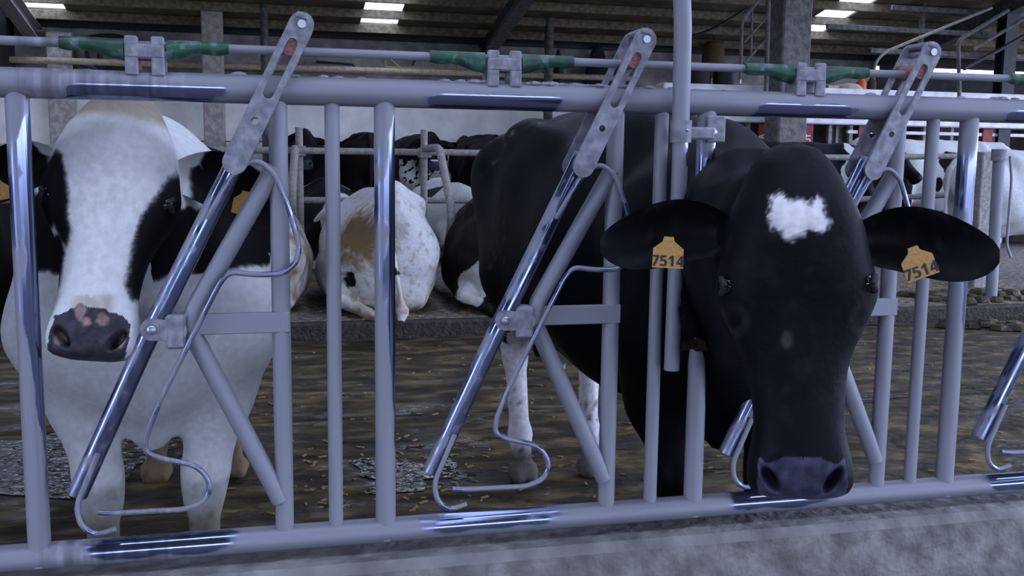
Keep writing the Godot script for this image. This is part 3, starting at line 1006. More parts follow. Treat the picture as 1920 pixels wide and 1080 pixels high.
func locking_bar(f: Node3D, a: float) -> void:
	var bar := Node3D.new()
	bar.name = "locking_bar"
	f.add_child(bar, true)
	bar.position = Vector3(a + 0.251, 0.941, 0.006)
	var top := Vector3(0.168, 0.335, -0.012)
	var low := Vector3(-0.170, -0.368, -0.004)
	var d := Vector2(top.x - low.x, top.y - low.y).normalized()
	obj("bar_tube", tube([low, Vector3(-0.02, -0.04, 0.004), Vector3(0.02, 0.04, 0.002), top, top + Vector3(d.x, d.y, 0) * 0.05], 0.0215, 0.1, polish_bar, 20, 0.02), M.galv, bar)
	# fork head: two plates that straddle the rail, joined by a pin, a roller between the arms
	var p0 := Vector2(top.x, top.y)
	var p1 := Vector2(0.320, 0.645)
	var q0 := p0 + d * 0.02
	var dd := (p1 - q0).normalized()
	var nn := dd.orthogonal()
	var full := (p1 - q0).length()
	var slot0 := full * 0.50
	var seam := full * 0.44
	var hp := q0 + dd * (full * 0.30)
	for s in [0.036, -0.046]:
		# upper half: two arms around a long slot
		var outer := PackedVector2Array()
		var slot := PackedVector2Array()
		var sa := q0 + dd * slot0
		var sb := q0 + dd * (full - 0.045)
		for k in 9:
			outer.append(q0 + dd * seam - nn * lerpf(-0.0255, 0.0255, k / 8.0))
			slot.append(sa + Vector2.from_angle(dd.angle() - PI / 2 - PI * k / 8.0) * 0.011)
		for k in 9:
			outer.append(p1 + Vector2.from_angle(dd.angle() + PI / 2 - PI * k / 8.0) * 0.0265)
			slot.append(sb + Vector2.from_angle(dd.angle() + PI / 2 - PI * k / 8.0) * 0.011)
		# lower half: rounded foot with a bolt hole
		var foot := PackedVector2Array()
		for k in 13:
			foot.append(q0 + Vector2.from_angle(dd.angle() + PI / 2 + PI * k / 12.0) * 0.0255)
		foot.append(q0 + dd * seam + dd.orthogonal() * 0.0255)
		foot.append(q0 + dd * seam - dd.orthogonal() * 0.0255)
		if (foot[13] - foot[12]).length() > seam + 0.01:
			var sw := foot[13]
			foot[13] = foot[14]
			foot[14] = sw
		var am := frame_plate(outer, slot, 0.007)
		var lower := holed_plate(foot, hp, 0.0078, 0.007)
		var both := st_new()
		both.append_from(am, 0, Transform3D())
		both.append_from(lower, 0, Transform3D())
		var pl := obj("fork_plate", both.commit(), M.cast, bar)
		pl.position.z = s
	var tp := p1
	var st := obj("pin", tube([Vector3(tp.x, tp.y, -0.055), Vector3(tp.x, tp.y, 0.047)], 0.009, 0, polish_dull, 10, 0.1), M.bolt, bar)
	st.set_meta("label", "steel pin through the fork")
	var rp := p1 - dd * 0.052
	var ro := obj("roller", tube([Vector3(rp.x, rp.y, -0.042), Vector3(rp.x, rp.y, 0.030)], 0.0185, 0, no_fn, 16, 0.03), M.roller, bar)
	ro.set_meta("label", "worn reddish plastic roller")
	var cp := p1 + nn * 0.012
	box("stop_lug", Vector3(cp.x - 0.01, cp.y + 0.022, -0.005), Vector3(0.028, 0.014, 0.10), M.cast, bar, 0.004, Basis(Vector3.BACK, dd.angle() - PI / 2 + 0.2))
	# pivot bolt and its plate
	var pp := obj("pivot_plate", plate(stadium(Vector2(-0.002, -0.004), Vector2(0.05, -0.008), 0.024, 0.02), 0.006), M.cast, bar)
	pp.position.z = 0.026
	var pb := obj("pivot_bolt", disc(0.011, 0.008, 14, 0.4), M.bolt, bar)
	pb.position = Vector3(-0.002, -0.004, 0.028)
	# guide rod: round bar welded along the tube, arching over and hanging down in a hook
	var g := [[0.130, 0.256], [0.167, 0.320], [0.194, 0.350], [0.226, 0.358], [0.259, 0.330], [0.286, 0.262], [0.309, 0.174], [0.304, 0.139], [0.272, 0.112], [0.216, 0.111], [0.160, 0.118], [0.139, 0.094], [0.010, -0.158], [-0.022, -0.239], [-0.024, -0.272], [0.000, -0.285], [0.077, -0.307], [0.100, -0.330], [0.110, -0.361], [0.095, -0.392], [0.055, -0.406], [-0.09, -0.404], [-0.125, -0.40]]
	var pts := []
	for e in g:
		pts.append(Vector3(e[0], e[1], 0.029))
	pts.insert(0, Vector3(0.118, 0.232, 0.022))
	obj("guide_rod", tube(pts, 0.0062, 0.016, func(_p, _o): return 0.45, 10, 0.012), M.galv, bar)
	# weld hook at the bar's foot
	obj("foot_hook", tube([Vector3(-0.12, -0.27, 0.027), Vector3(-0.168, -0.385, 0.026), Vector3(-0.160, -0.43, 0.026), Vector3(-0.13, -0.452, 0.026), Vector3(-0.09, -0.44, 0.026)], 0.0062, 0.03, func(_p, _o): return 0.45, 10, 0.012), M.galv, bar)


func frame_plate(outer: PackedVector2Array, slot: PackedVector2Array, depth: float) -> ArrayMesh:
	# plate with a long slot: two outlines of as many points, matched one to one
	var st := st_new()
	var n := outer.size()
	var h := depth * 0.5
	for i in n:
		var k := (i + 1) % n
		var a := Vector3(outer[i].x, outer[i].y, h)
		var b := Vector3(outer[k].x, outer[k].y, h)
		var c := Vector3(slot[k].x, slot[k].y, h)
		var d := Vector3(slot[i].x, slot[i].y, h)
		var z := Vector3(0, 0, -depth)
		quad(st, a, d, c, b)
		quad(st, a + z, b + z, c + z, d + z)
		quad(st, a, b, b + z, a + z)
		quad(st, d, d + z, c + z, c)
	return done(st)


func holed_plate(outline: PackedVector2Array, hole: Vector2, r: float, depth: float) -> ArrayMesh:
	# convex plate with a round hole: rays from the hole's centre to the outline, corners included
	var angles := []
	for k in 24:
		angles.append(TAU * k / 24.0 - PI)
	for p in outline:
		angles.append((p - hole).angle())
	angles.sort()
	var outer := PackedVector2Array()
	var inner := PackedVector2Array()
	for a in angles:
		var d := Vector2.from_angle(a)
		var best := 1e9
		for i in outline.size():
			var hit = Geometry2D.segment_intersects_segment(hole, hole + d, outline[i], outline[(i + 1) % outline.size()])
			if hit != null:
				best = minf(best, hole.distance_to(hit))
		if best > 1e8:
			continue
		# clockwise, as frame_plate wants it
		outer.insert(0, hole + d * best)
		inner.insert(0, hole + d * r)
	return frame_plate(outer, inner, depth)


func rail_clamp(f: Node3D, x: float) -> void:
	var c := Node3D.new()
	c.name = "rail_clamp"
	f.add_child(c, true)
	c.position = Vector3(x, FENCE_Y, 0)
	var st := st_new()
	for s in [-0.026, 0.026]:
		add_box(st, Transform3D(Basis(), Vector3(s, 0.040, 0.020)), Vector3(0.026, 0.040, 0.014), 0.003)
		add_box(st, Transform3D(Basis(), Vector3(s, 0.040, -0.030)), Vector3(0.026, 0.040, 0.010), 0.003)
		add_box(st, Transform3D(Basis(), Vector3(s, 0.091, 0.018)), Vector3(0.026, 0.020, 0.016), 0.003)
	add_box(st, Transform3D(Basis(), Vector3(0, 0.070, 0.020)), Vector3(0.078, 0.030, 0.016), 0.004)
	add_box(st, Transform3D(Basis(), Vector3(0, 0.070, -0.030)), Vector3(0.078, 0.030, 0.010), 0.003)
	obj("bracket", done(st), M.cast, c)
	for s in [-1.0, 1.0]:
		# plastic wedge: thick and drooping at the clamp, tapering onto the rod
		var n := 14
		var rings := []
		for i in n:
			var t := i / float(n - 1)
			var ring := PackedVector3Array()
			var px: float = s * (0.042 + t * 0.125)
			var top := 0.097
			var bot := lerpf(0.050, 0.073, pow(t, 0.6)) - 0.003 * sin(t * 9.0)
			for j in 14:
				var ang: float = -TAU * j / 14.0 * s
				ring.append(Vector3(px, (top + bot) * 0.5 + sin(ang) * (top - bot) * 0.5, cos(ang) * lerpf(0.021, 0.0135, t)))
			rings.append(ring)
		var w := obj("plastic_wedge", ring_mesh(rings, []), M.green, c)
		w.set_meta("label", "chipped green plastic wedge")


func build_pipe() -> void:
	var p := thing("curved_pipe", "galvanised pipe with a curved top clamped to the fence left of the black cow", "pipe", Vector3(1.427, 0, 0.07))
	obj("pipe", tube([Vector3(0.001, 0.812, 0), Vector3(0.004, 1.30, 0), Vector3(0.003, 1.36, 0), Vector3(0.0, 1.62, 0), Vector3(-0.006, 1.71, 0), Vector3(-0.12, 1.86, 0)], 0.0185, 0.09, func(_p, o): return 0.36 + 0.2 * o.x, 20, 0.02), M.galv, p)
	obj("pipe_sleeve", tube([Vector3(0.003, 1.36, 0), Vector3(0.0, 1.62, 0), Vector3(-0.006, 1.69, 0)], 0.0205, 0.05, polish_dull, 20, 0.03), M.galv, p)
	obj("collar", tube([Vector3(0.004, 1.352, 0), Vector3(0.004, 1.403, 0)], 0.0245, 0, polish_dull, 20, 0.03), M.cast, p)
	var rv := obj("rivet", disc(0.004, 0.004, 10, 0.5), M.bolt, p)
	rv.position = Vector3(0.008, 1.380, 0.024)
	box("clamp_arm", Vector3(0.055, 1.374, -0.012), Vector3(0.075, 0.030, 0.018), M.cast, p, 0.005)
	box("clamp_plate", Vector3(0.105, 1.385, -0.030), Vector3(0.048, 0.062, 0.010), M.cast, p, 0.003)
	var b := obj("clamp_bolt", disc(0.012, 0.010, 8, 0.15), M.bolt, p)
	b.position = Vector3(0.093, 1.377, -0.026)
	obj("lower_clamp", tube([Vector3(0.02, 0.868, -0.01), Vector3(0.085, 0.865, -0.045)], 0.012, 0, no_fn, 10, 0.02), M.rust, p)
	box("lower_clamp_jaw", Vector3(0.10, 0.862, -0.042), Vector3(0.05, 0.030, 0.022), M.rust, p, 0.005)


# ------------------------------------------------------------------ bodies: a field of tapered capsules, meshed as surface nets
class Field:
	var lo: Vector3
	var h: float
	var nx: int
	var ny: int
	var nz: int
	var d := PackedFloat32Array()

	func _init(a: Vector3, b: Vector3, cell: float) -> void:
		lo = a
		h = cell
		nx = int((b.x - a.x) / h) + 2
		ny = int((b.y - a.y) / h) + 2
		nz = int((b.z - a.z) / h) + 2
		d.resize(nx * ny * nz)
		d.fill(1000.0)

	# capsule a-b with radii ra, rb, blended in over k; stretched by su along the axis u and by sv across it
	func bone(a: Vector3, b: Vector3, ra: float, rb: float, k := 0.04, u := Vector3.RIGHT, su := 1.0, sv := 1.0) -> void:
		var ax := b - a
		var l := maxf(ax.length(), 0.0001)
		ax /= l
		u = (u - ax * u.dot(ax))
		if u.length() < 0.01:
			u = Vector3.UP - ax * ax.y
		u = u.normalized()
		var w := ax.cross(u)
		var most := maxf(ra, rb) * maxf(1.0, maxf(su, sv)) + k + h * 2.5
		var p0 := (a.min(b) - Vector3.ONE * most - lo) / h
		var p1 := (a.max(b) + Vector3.ONE * most - lo) / h
		var x0 := maxi(0, int(p0.x))
		var x1 := mini(nx - 1, int(p1.x) + 1)
		var y0 := maxi(0, int(p0.y))
		var y1 := mini(ny - 1, int(p1.y) + 1)
		var z0 := maxi(0, int(p0.z))
		var z1 := mini(nz - 1, int(p1.z) + 1)
		var isu := 1.0 / su
		var isv := 1.0 / sv
		var dr := (rb - ra) / l
		var sm := minf(1.0, minf(su, sv))
		for z in range(z0, z1 + 1):
			for y in range(y0, y1 + 1):
				var q := lo + Vector3(x0, y, z) * h - a
				var at := (z * ny + y) * nx + x0
				var t := q.dot(ax)
				var qu := q.dot(u) * isu
				var qw := q.dot(w) * isv
				var dt := ax.x * h
				var du := u.x * h * isu
				var dw := w.x * h * isv
				for x in range(x0, x1 + 1):
					var tc := clampf(t, 0.0, l)
					var e := t - tc
					var s := (sqrt(e * e + qu * qu + qw * qw) - ra - dr * tc) * sm
					var o := d[at]
					var m := k - absf(s - o)
					if m > 0.0:
						s = minf(s, o) - m * m / k * 0.25
					elif o < s:
						s = o
					d[at] = s
					at += 1
					t += dt
					qu += du
					qw += dw

	func nets() -> Array:
		var v := PackedVector3Array()
		var idx := PackedInt32Array()
		var cell := PackedInt32Array()
		cell.resize(nx * ny * nz)
		cell.fill(-1)
		var sy := nx
		var sz := nx * ny
		var off := [0, 1, sy, sy + 1, sz, sz + 1, sz + sy, sz + sy + 1]
		var ed := [[0, 1], [0, 2], [0, 4], [1, 3], [1, 5], [2, 3], [2, 6], [3, 7], [4, 5], [4, 6], [5, 7], [6, 7]]
		var cor: Array[Vector3] = []
		for i in 8:
			cor.append(Vector3(i & 1, (i >> 1) & 1, i >> 2))
		for z in nz - 1:
			for y in ny - 1:
				var at := z * sz + y * sy
				for x in nx - 1:
					var s0 := d[at] < 0.0
					if s0 != (d[at + 1] < 0.0) or s0 != (d[at + sy] < 0.0) or s0 != (d[at + sz] < 0.0) or s0 != (d[at + sy + 1] < 0.0) or s0 != (d[at + sz + 1] < 0.0) or s0 != (d[at + sz + sy] < 0.0) or s0 != (d[at + sz + sy + 1] < 0.0):
						var sum := Vector3.ZERO
						var n := 0
						for e in ed:
							var a: float = d[at + off[e[0]]]
							var b: float = d[at + off[e[1]]]
							if (a < 0.0) != (b < 0.0):
								sum += cor[e[0]].lerp(cor[e[1]], a / (a - b))
								n += 1
						cell[at] = v.size()
						v.append(lo + (Vector3(x, y, z) + sum / n) * h)
					at += 1
		for z in range(1, nz - 1):
			for y in range(1, ny - 1):
				var at := z * sz + y * sy + 1
				for x in range(1, nx - 1):
					var s0 := d[at] < 0.0
					if s0 != (d[at + 1] < 0.0):
						put(idx, cell[at], cell[at - sy], cell[at - sy - sz], cell[at - sz], s0)
					if s0 != (d[at + sy] < 0.0):
						put(idx, cell[at], cell[at - sz], cell[at - sz - 1], cell[at - 1], s0)
					if s0 != (d[at + sz] < 0.0):
						put(idx, cell[at], cell[at - 1], cell[at - 1 - sy], cell[at - sy], s0)
					at += 1
		return [v, idx]

	func put(idx: PackedInt32Array, a: int, b: int, c: int, e: int, inside: bool) -> void:
		if mini(mini(a, b), mini(c, e)) < 0:
			return
		if inside:
			idx.append_array(PackedInt32Array([a, c, b, a, e, c]))
		else:
			idx.append_array(PackedInt32Array([a, b, c, a, c, e]))


# ---- a standing cow facing +z, its front hooves near z = 0, tail near z = -1.75; the neck ends at neck
func standing_body(cell: float, neck: Vector3, udder := true) -> Array:
	var f := Field.new(Vector3(-0.55, -0.03, -2.0), Vector3(0.55, 1.75, 0.75), cell)
	var X := Vector3.RIGHT
	f.bone(Vector3(0, 1.00, -0.10), Vector3(0, 0.98, -0.55), 0.27, 0.33, 0.05, X, 0.95, 1.28)
	f.bone(Vector3(0, 0.96, -0.60), Vector3(0, 0.95, -1.05), 0.345, 0.36, 0.12, X, 1.03, 1.16)
	f.bone(Vector3(0, 1.06, -1.05), Vector3(0, 1.10, -1.52), 0.30, 0.22, 0.12, X, 0.95, 1.1)
	f.bone(Vector3(0, 1.32, -0.15), Vector3(0, 1.33, -0.8), 0.075, 0.06, 0.10)
	f.bone(Vector3(0, 1.33, -0.8), Vector3(0, 1.35, -1.52), 0.06, 0.065, 0.08)
	for s in [-1.0, 1.0]:
		f.bone(Vector3(s * 0.24, 1.27, -1.12), Vector3(s * 0.08, 1.33, -1.16), 0.055, 0.06, 0.08)
		f.bone(Vector3(s * 0.13, 1.20, -1.60), Vector3(s * 0.10, 1.24, -1.5), 0.055, 0.07, 0.07)
		# front leg
		f.bone(Vector3(s * 0.17, 1.12, -0.12), Vector3(s * 0.20, 0.86, 0.02), 0.15, 0.125, 0.10)
		f.bone(Vector3(s * 0.20, 0.86, 0.02), Vector3(s * 0.17, 0.66, -0.06), 0.125, 0.095, 0.08)
		f.bone(Vector3(s * 0.17, 0.70, -0.05), Vector3(s * 0.135, 0.44, -0.01), 0.095, 0.055, 0.05)
		f.bone(Vector3(s * 0.135, 0.46, 0.005), Vector3(s * 0.13, 0.39, 0.0), 0.062, 0.052, 0.03)
		f.bone(Vector3(s * 0.13, 0.40, 0.0), Vector3(s * 0.13, 0.17, -0.01), 0.044, 0.038, 0.03)
		f.bone(Vector3(s * 0.13, 0.17, -0.01), Vector3(s * 0.135, 0.10, 0.02), 0.050, 0.042, 0.03)
		f.bone(Vector3(s * 0.11, 0.035, 0.05), Vector3(s * 0.11, 0.015, 0.085), 0.042, 0.030, 0.015)
		f.bone(Vector3(s * 0.16, 0.035, 0.05), Vector3(s * 0.16, 0.015, 0.085), 0.042, 0.030, 0.015)
		# hind leg
		f.bone(Vector3(s * 0.17, 1.12, -1.42), Vector3(s * 0.23, 0.86, -1.22), 0.19, 0.15, 0.10)
		f.bone(Vector3(s * 0.15, 1.05, -1.50), Vector3(s * 0.19, 0.74, -1.46), 0.14, 0.085, 0.08)
		f.bone(Vector3(s * 0.23, 0.84, -1.22), Vector3(s * 0.17, 0.58, -1.50), 0.13, 0.062, 0.06)
		f.bone(Vector3(s * 0.17, 0.57, -1.52), Vector3(s * 0.165, 0.48, -1.50), 0.060, 0.052, 0.03)
		f.bone(Vector3(s * 0.165, 0.48, -1.50), Vector3(s * 0.15, 0.17, -1.46), 0.046, 0.040, 0.03)
		f.bone(Vector3(s * 0.15, 0.17, -1.46), Vector3(s * 0.15, 0.10, -1.43), 0.050, 0.042, 0.03)
		f.bone(Vector3(s * 0.125, 0.035, -1.41), Vector3(s * 0.125, 0.015, -1.375), 0.042, 0.030, 0.015)
		f.bone(Vector3(s * 0.175, 0.035, -1.41), Vector3(s * 0.175, 0.015, -1.375), 0.042, 0.030, 0.015)
	if udder:
		f.bone(Vector3(0, 0.66, -1.15), Vector3(0, 0.66, -1.35), 0.16, 0.16, 0.06, X, 1.1, 0.9)
		for e in [[-0.07, -1.18], [0.07, -1.18], [-0.07, -1.33], [0.07, -1.33]]:
			f.bone(Vector3(e[0], 0.55, e[1]), Vector3(e[0], 0.47, e[1]), 0.022, 0.014, 0.02)
	# brisket, dewlap and neck
	f.bone(Vector3(0, 0.80, 0.02), Vector3(0, 0.72, -0.10), 0.17, 0.13, 0.10)
	f.bone(Vector3(0, 0.60, 0.0), Vector3(0, 0.80, 0.10), 0.040, 0.09, 0.07)
	f.bone(Vector3(0, 0.55, -0.02), Vector3(0, 0.66, 0.02), 0.030, 0.055, 0.05)
	var mid := Vector3(0, 1.14, 0.02).lerp(neck, 0.5) + Vector3(0, -0.03, 0)
	f.bone(Vector3(0, 1.10, -0.10), mid, 0.24, 0.165, 0.10, X, 0.80, 1.22)
	f.bone(mid, neck, 0.165, 0.125, 0.08, X, 0.85, 1.2)
	f.bone(Vector3(0, 0.74, 0.06), neck + Vector3(0, -0.16, -0.02), 0.05, 0.05, 0.10)
	return f.nets()


# ---- a cow at rest on its brisket, rear at z = 0, facing +z
func lying_body(cell: float) -> Array:
	var f := Field.new(Vector3(-0.75, -0.02, -0.25), Vector3(0.75, 1.35, 2.35), cell)
	var X := Vector3.RIGHT
	f.bone(Vector3(0, 0.45, 0.30), Vector3(0, 0.44, 0.75), 0.37, 0.40, 0.10, X, 1.0, 1.05)
	f.bone(Vector3(0, 0.42, 0.75), Vector3(0, 0.42, 1.25), 0.41, 0.40, 0.12, X, 1.06, 1.0)
	f.bone(Vector3(0, 0.45, 1.25), Vector3(0, 0.48, 1.62), 0.38, 0.28, 0.12, X, 0.86, 1.12)
	f.bone(Vector3(0, 0.80, 0.06), Vector3(0, 0.86, 0.50), 0.065, 0.07, 0.10)
	f.bone(Vector3(0, 0.85, 0.50), Vector3(0, 0.80, 1.5), 0.055, 0.065, 0.12)
	for s in [-1.0, 1.0]:
		f.bone(Vector3(s * 0.24, 0.77, 0.46), Vector3(s * 0.06, 0.86, 0.50), 0.065, 0.055, 0.09)
		f.bone(Vector3(s * 0.13, 0.62, 0.02), Vector3(s * 0.10, 0.66, 0.16), 0.065, 0.09, 0.08)
	# hind legs: one tucked, one folded out to the side
	f.bone(Vector3(0.19, 0.42, 0.18), Vector3(0.31, 0.30, 0.60), 0.21, 0.16, 0.12)
	f.bone(Vector3(0.34, 0.22, 0.58), Vector3(0.33, 0.13, 0.08), 0.12, 0.07, 0.08)
	f.bone(Vector3(0.33, 0.12, 0.06), Vector3(0.13, 0.04, -0.10), 0.055, 0.042, 0.03)
	f.bone(Vector3(0.13, 0.03, -0.10), Vector3(0.06, 0.0, -0.13), 0.05, 0.035, 0.02)
	f.bone(Vector3(-0.19, 0.42, 0.16), Vector3(-0.30, 0.36, 0.55), 0.23, 0.18, 0.12)
	f.bone(Vector3(-0.28, 0.24, 0.40), Vector3(-0.22, 0.14, 0.10), 0.16, 0.12, 0.10)
	f.bone(Vector3(-0.06, 0.16, 0.10), Vector3(0.06, 0.16, 0.14), 0.15, 0.15, 0.10)
	# forelegs folded under, neck
	f.bone(Vector3(0.22, 0.36, 1.58), Vector3(0.24, 0.08, 1.78), 0.13, 0.06, 0.06)
	f.bone(Vector3(-0.22, 0.36, 1.58), Vector3(-0.24, 0.08, 1.78), 0.13, 0.06, 0.06)
	f.bone(Vector3(0, 0.50, 1.50), Vector3(0, 0.60, 1.80), 0.25, 0.17, 0.12, X, 0.85, 1.15)
	f.bone(Vector3(0, 0.60, 1.80), Vector3(0, 0.64, 1.96), 0.16, 0.125, 0.08, X, 0.9, 1.15)
	return f.nets()


# ---- a head: rings along the face. a runs from poll to muzzle, n out of the face, r to the right of someone facing it
const HEAD := [
	# a, half width, front n, back n, squareness
	[-0.075, 0.015, -0.135, -0.165, 2.0],
	[-0.060, 0.045, -0.090, -0.205, 2.0],
	[-0.035, 0.066, -0.055, -0.235, 2.1],
	[0.000, 0.083, -0.026, -0.255, 2.2],
	[0.040, 0.101, -0.006, -0.265, 2.4],
	[0.090, 0.116, 0.006, -0.270, 2.6],
	[0.140, 0.123, 0.008, -0.272, 2.7],
	[0.190, 0.1265, 0.004, -0.268, 2.8],
	[0.225, 0.1235, -0.001, -0.258, 2.8],
	[0.260, 0.115, -0.004, -0.242, 2.6],
	[0.300, 0.100, -0.005, -0.216, 2.4],
	[0.340, 0.0875, -0.004, -0.188, 2.3],
	[0.380, 0.079, -0.002, -0.164, 2.3],
	[0.420, 0.0745, 0.002, -0.148, 2.3],
	[0.455, 0.0770, 0.006, -0.142, 2.4],
	[0.485, 0.0835, 0.009, -0.140, 2.5],
	[0.510, 0.0865, 0.008, -0.138, 2.6],
	[0.530, 0.0860, 0.004, -0.136, 2.6],
	[0.546, 0.0800, -0.005, -0.131, 2.5],
	[0.557, 0.0660, -0.022, -0.120, 2.2],
	[0.563, 0.0380, -0.046, -0.100, 2.0],
]


func head_station(a: float) -> Array:
	var n := HEAD.size()
	var i := 0
	while i < n - 2 and HEAD[i + 1][0] <= a:
		i += 1
	var t := clampf((a - HEAD[i][0]) / (HEAD[i + 1][0] - HEAD[i][0]), 0.0, 1.0)
	var out := []
	for k in range(1, 5):
		out.append(cubic_interpolate(HEAD[i][k], HEAD[i + 1][k], HEAD[maxi(i - 1, 0)][k], HEAD[mini(i + 2, n - 1)][k], t) if k < 4 else lerpf(HEAD[i][k], HEAD[i + 1][k], t))
	return out


func head_point(a: float, phi: float, scale: float, widen: float) -> Vector3:
	# phi: 0 straight out of the face, positive to the right; gives (r, a, n) in metres
	var s := head_station(a)
	var c := cos(phi)
	var w := sin(phi)
	var e: float = 2.0 / s[3]
	var mid: float = lerpf(s[1], s[2], 0.40)
	var front: float = s[1] - mid
	var back: float = mid - s[2]
	var r: float = s[0] * signf(w) * pow(absf(w), e)
	var n: float = mid + (front * pow(absf(c), e) if c > 0.0 else -back * pow(absf(c), 1.0))
	if c < 0.0:
		r *= 1.0 - 0.30 * c * c * smoothstep(0.05, 0.2, a)   # the jaw is slimmer than the brow
	# brow and orbit
	var oa := (a - 0.196) / 0.042
	var orn := (n + 0.060) / 0.05
	var ob := exp(-oa * oa - orn * orn)
	r += signf(w) * 0.009 * ob
	# cheek hollow below the eye, facial crest
	var ca := (a - 0.32) / 0.06
	r -= signf(w) * 0.006 * exp(-ca * ca) * smoothstep(0.0, -0.05, n)
	# forehead dish between the eyes, nose ridge
	if c > 0.0:
		var fr := r / 0.055
		var fa := (a - 0.21) / 0.07
		n -= 0.006 * exp(-fr * fr - fa * fa)
		var ga := (a - 0.06) / 0.05
		n += 0.006 * exp(-pow(r / 0.04, 2.0) - ga * ga)
	# nostrils: comma-shaped pits with a raised wing
	var sr := absf(r)
	var na := (a - 0.518) / 0.019
	var nr := (sr - 0.049 - (a - 0.518) * -0.50) / 0.0105
	var pit := exp(-pow(na * na + nr * nr, 2.2))
	if c > -0.2:
		n -= 0.048 * pit
		var wa := (a - 0.512) / 0.024
		var wr := (sr - 0.069) / 0.010
		n += 0.006 * exp(-wa * wa - wr * wr)
		# dip of the lip in the middle
		n -= 0.004 * exp(-pow(r / 0.008, 2.0)) * smoothstep(0.535, 0.555, a)
	# mouth line
	var ml := absf(n + 0.075 + (0.55 - a) * 0.25)
	r *= 1.0 - 0.05 * exp(-pow(ml / 0.006, 2.0)) * smoothstep(0.42, 0.47, a)
	return Vector3(r * scale * widen, a * scale, n * scale)


func head_mesh(rings: int, seg: int, scale: float, widen: float) -> Array:
	# [points as (r, a, n), triangle indices]; the finest rings lie at the muzzle
	var v := PackedVector3Array()
	var idx := PackedInt32Array()
	for i in rings:
		var t := float(i) / (rings - 1)
		var a := lerpf(-0.075, 0.563, t + 0.09 * sin(t * TAU) / TAU)
		for j in seg:
			var phi := TAU * j / seg - PI
			phi -= 0.30 * sin(phi)
			v.append(head_point(a, phi, scale, widen))
	for i in rings - 1:
		for j in seg:
			var p := i * seg + j
			var q := i * seg + (j + 1) % seg
			idx.append_array(PackedInt32Array([p, p + seg, q, q, p + seg, q + seg]))
	for e in [[0, 1], [rings - 1, -1]]:
		var c := Vector3.ZERO
		for j in seg:
			c += v[e[0] * seg + j]
		var at := v.size()
		v.append(c / seg)
		for j in seg:
			var p: int = e[0] * seg + j
			var q: int = e[0] * seg + (j + 1) % seg
			idx.append_array(PackedInt32Array([at, p, q] if e[1] > 0 else [at, q, p]))
	return [v, idx]


func poly_sd(p: Vector2, poly: Array) -> float:
	# signed distance to an outline, positive inside
	var best := 1e9
	var inside := false
	var n := poly.size()
	for i in n:
		var a: Vector2 = poly[i]
		var b: Vector2 = poly[(i + 1) % n]
		var ab := b - a
		var t := clampf((p - a).dot(ab) / ab.length_squared(), 0.0, 1.0)
		best = minf(best, p.distance_squared_to(a + ab * t))
		if (a.y > p.y) != (b.y > p.y) and p.x < (b.x - a.x) * (p.y - a.y) / (b.y - a.y) + a.x:
			inside = not inside
	return sqrt(best) * (1.0 if inside else -1.0)


func pts2(a: Array) -> Array:
	var o := []
	for i in range(0, a.size(), 2):
		o.append(Vector2(a[i], a[i + 1]))
	return o


func fray(p: Vector3, much := 1.0) -> float:
	return (noise_a.get_noise_3dv(p) * 0.016 + noise_b.get_noise_3dv(p * 1.6) * 0.007) * much


func coat_uv(white: float, dirt: float) -> Vector2:
	return Vector2(clampf(0.5 + white * 2.5, 0.01, 0.99), clampf(dirt, 0.02, 0.98))


# ---- ear: a leaf-shaped cup with thick edges; x outwards, y up, z the open side
func ear_mesh(length: float, half: float, cup: float, droop: float) -> Array:
	var n := 30
	var seg := 28
	var rings := []
	for i in n:
		var t := i / float(n - 1)
		var w := half * (0.30 + 0.70 * sin(clampf(t * 1.35, 0.0, PI / 2.0 / 1.0))) if t < 0.62 else 0.0
		w = half * pow(sin(PI * clampf(0.10 + t * 0.89, 0.0, 1.0)), 0.50) * lerpf(0.78, 1.06, t)
		w = maxf(w, 0.004)
		var open := cup * sin(PI * clampf(t * 0.9 + 0.12, 0.0, 1.0)) + 0.010 * (1.0 - t)
		var thick := lerpf(0.040, 0.006, pow(t, 0.5))
		var ring := PackedVector3Array()
		for j in seg:
			var phi := -TAU * j / seg
			var s := cos(phi)
			var fz: float
			if sin(phi) >= 0.0:
				fz = -open * (1.0 - s * s) + 0.006 * sin(phi) * (1.0 - t)
			else:
				fz = -(open + thick) * (1.0 - s * s) + 0.004 * sin(phi)
			# front edge folds over at the root, the whole leaf droops towards the tip
			var y := w * s * (1.0 if s > 0.0 else 1.0) - droop * t * t + 0.010 * sin(t * 5.0)
			ring.append(Vector3(length * t, y, fz + 0.030 * t * t))
		rings.append(ring)
	return rings


func coat_mesh(v: PackedVector3Array, idx: PackedInt32Array, paint: Callable, nrm := PackedVector3Array()) -> ArrayMesh:
	# paint(point) -> Vector2 (white, dirt)
	var uv2 := PackedVector2Array()
	uv2.resize(v.size())
	for i in v.size():
		uv2[i] = paint.call(v[i])
	return mesh_from(v, nrm if nrm.size() else smooth_normals(v, idx), PackedVector2Array(), idx, uv2)


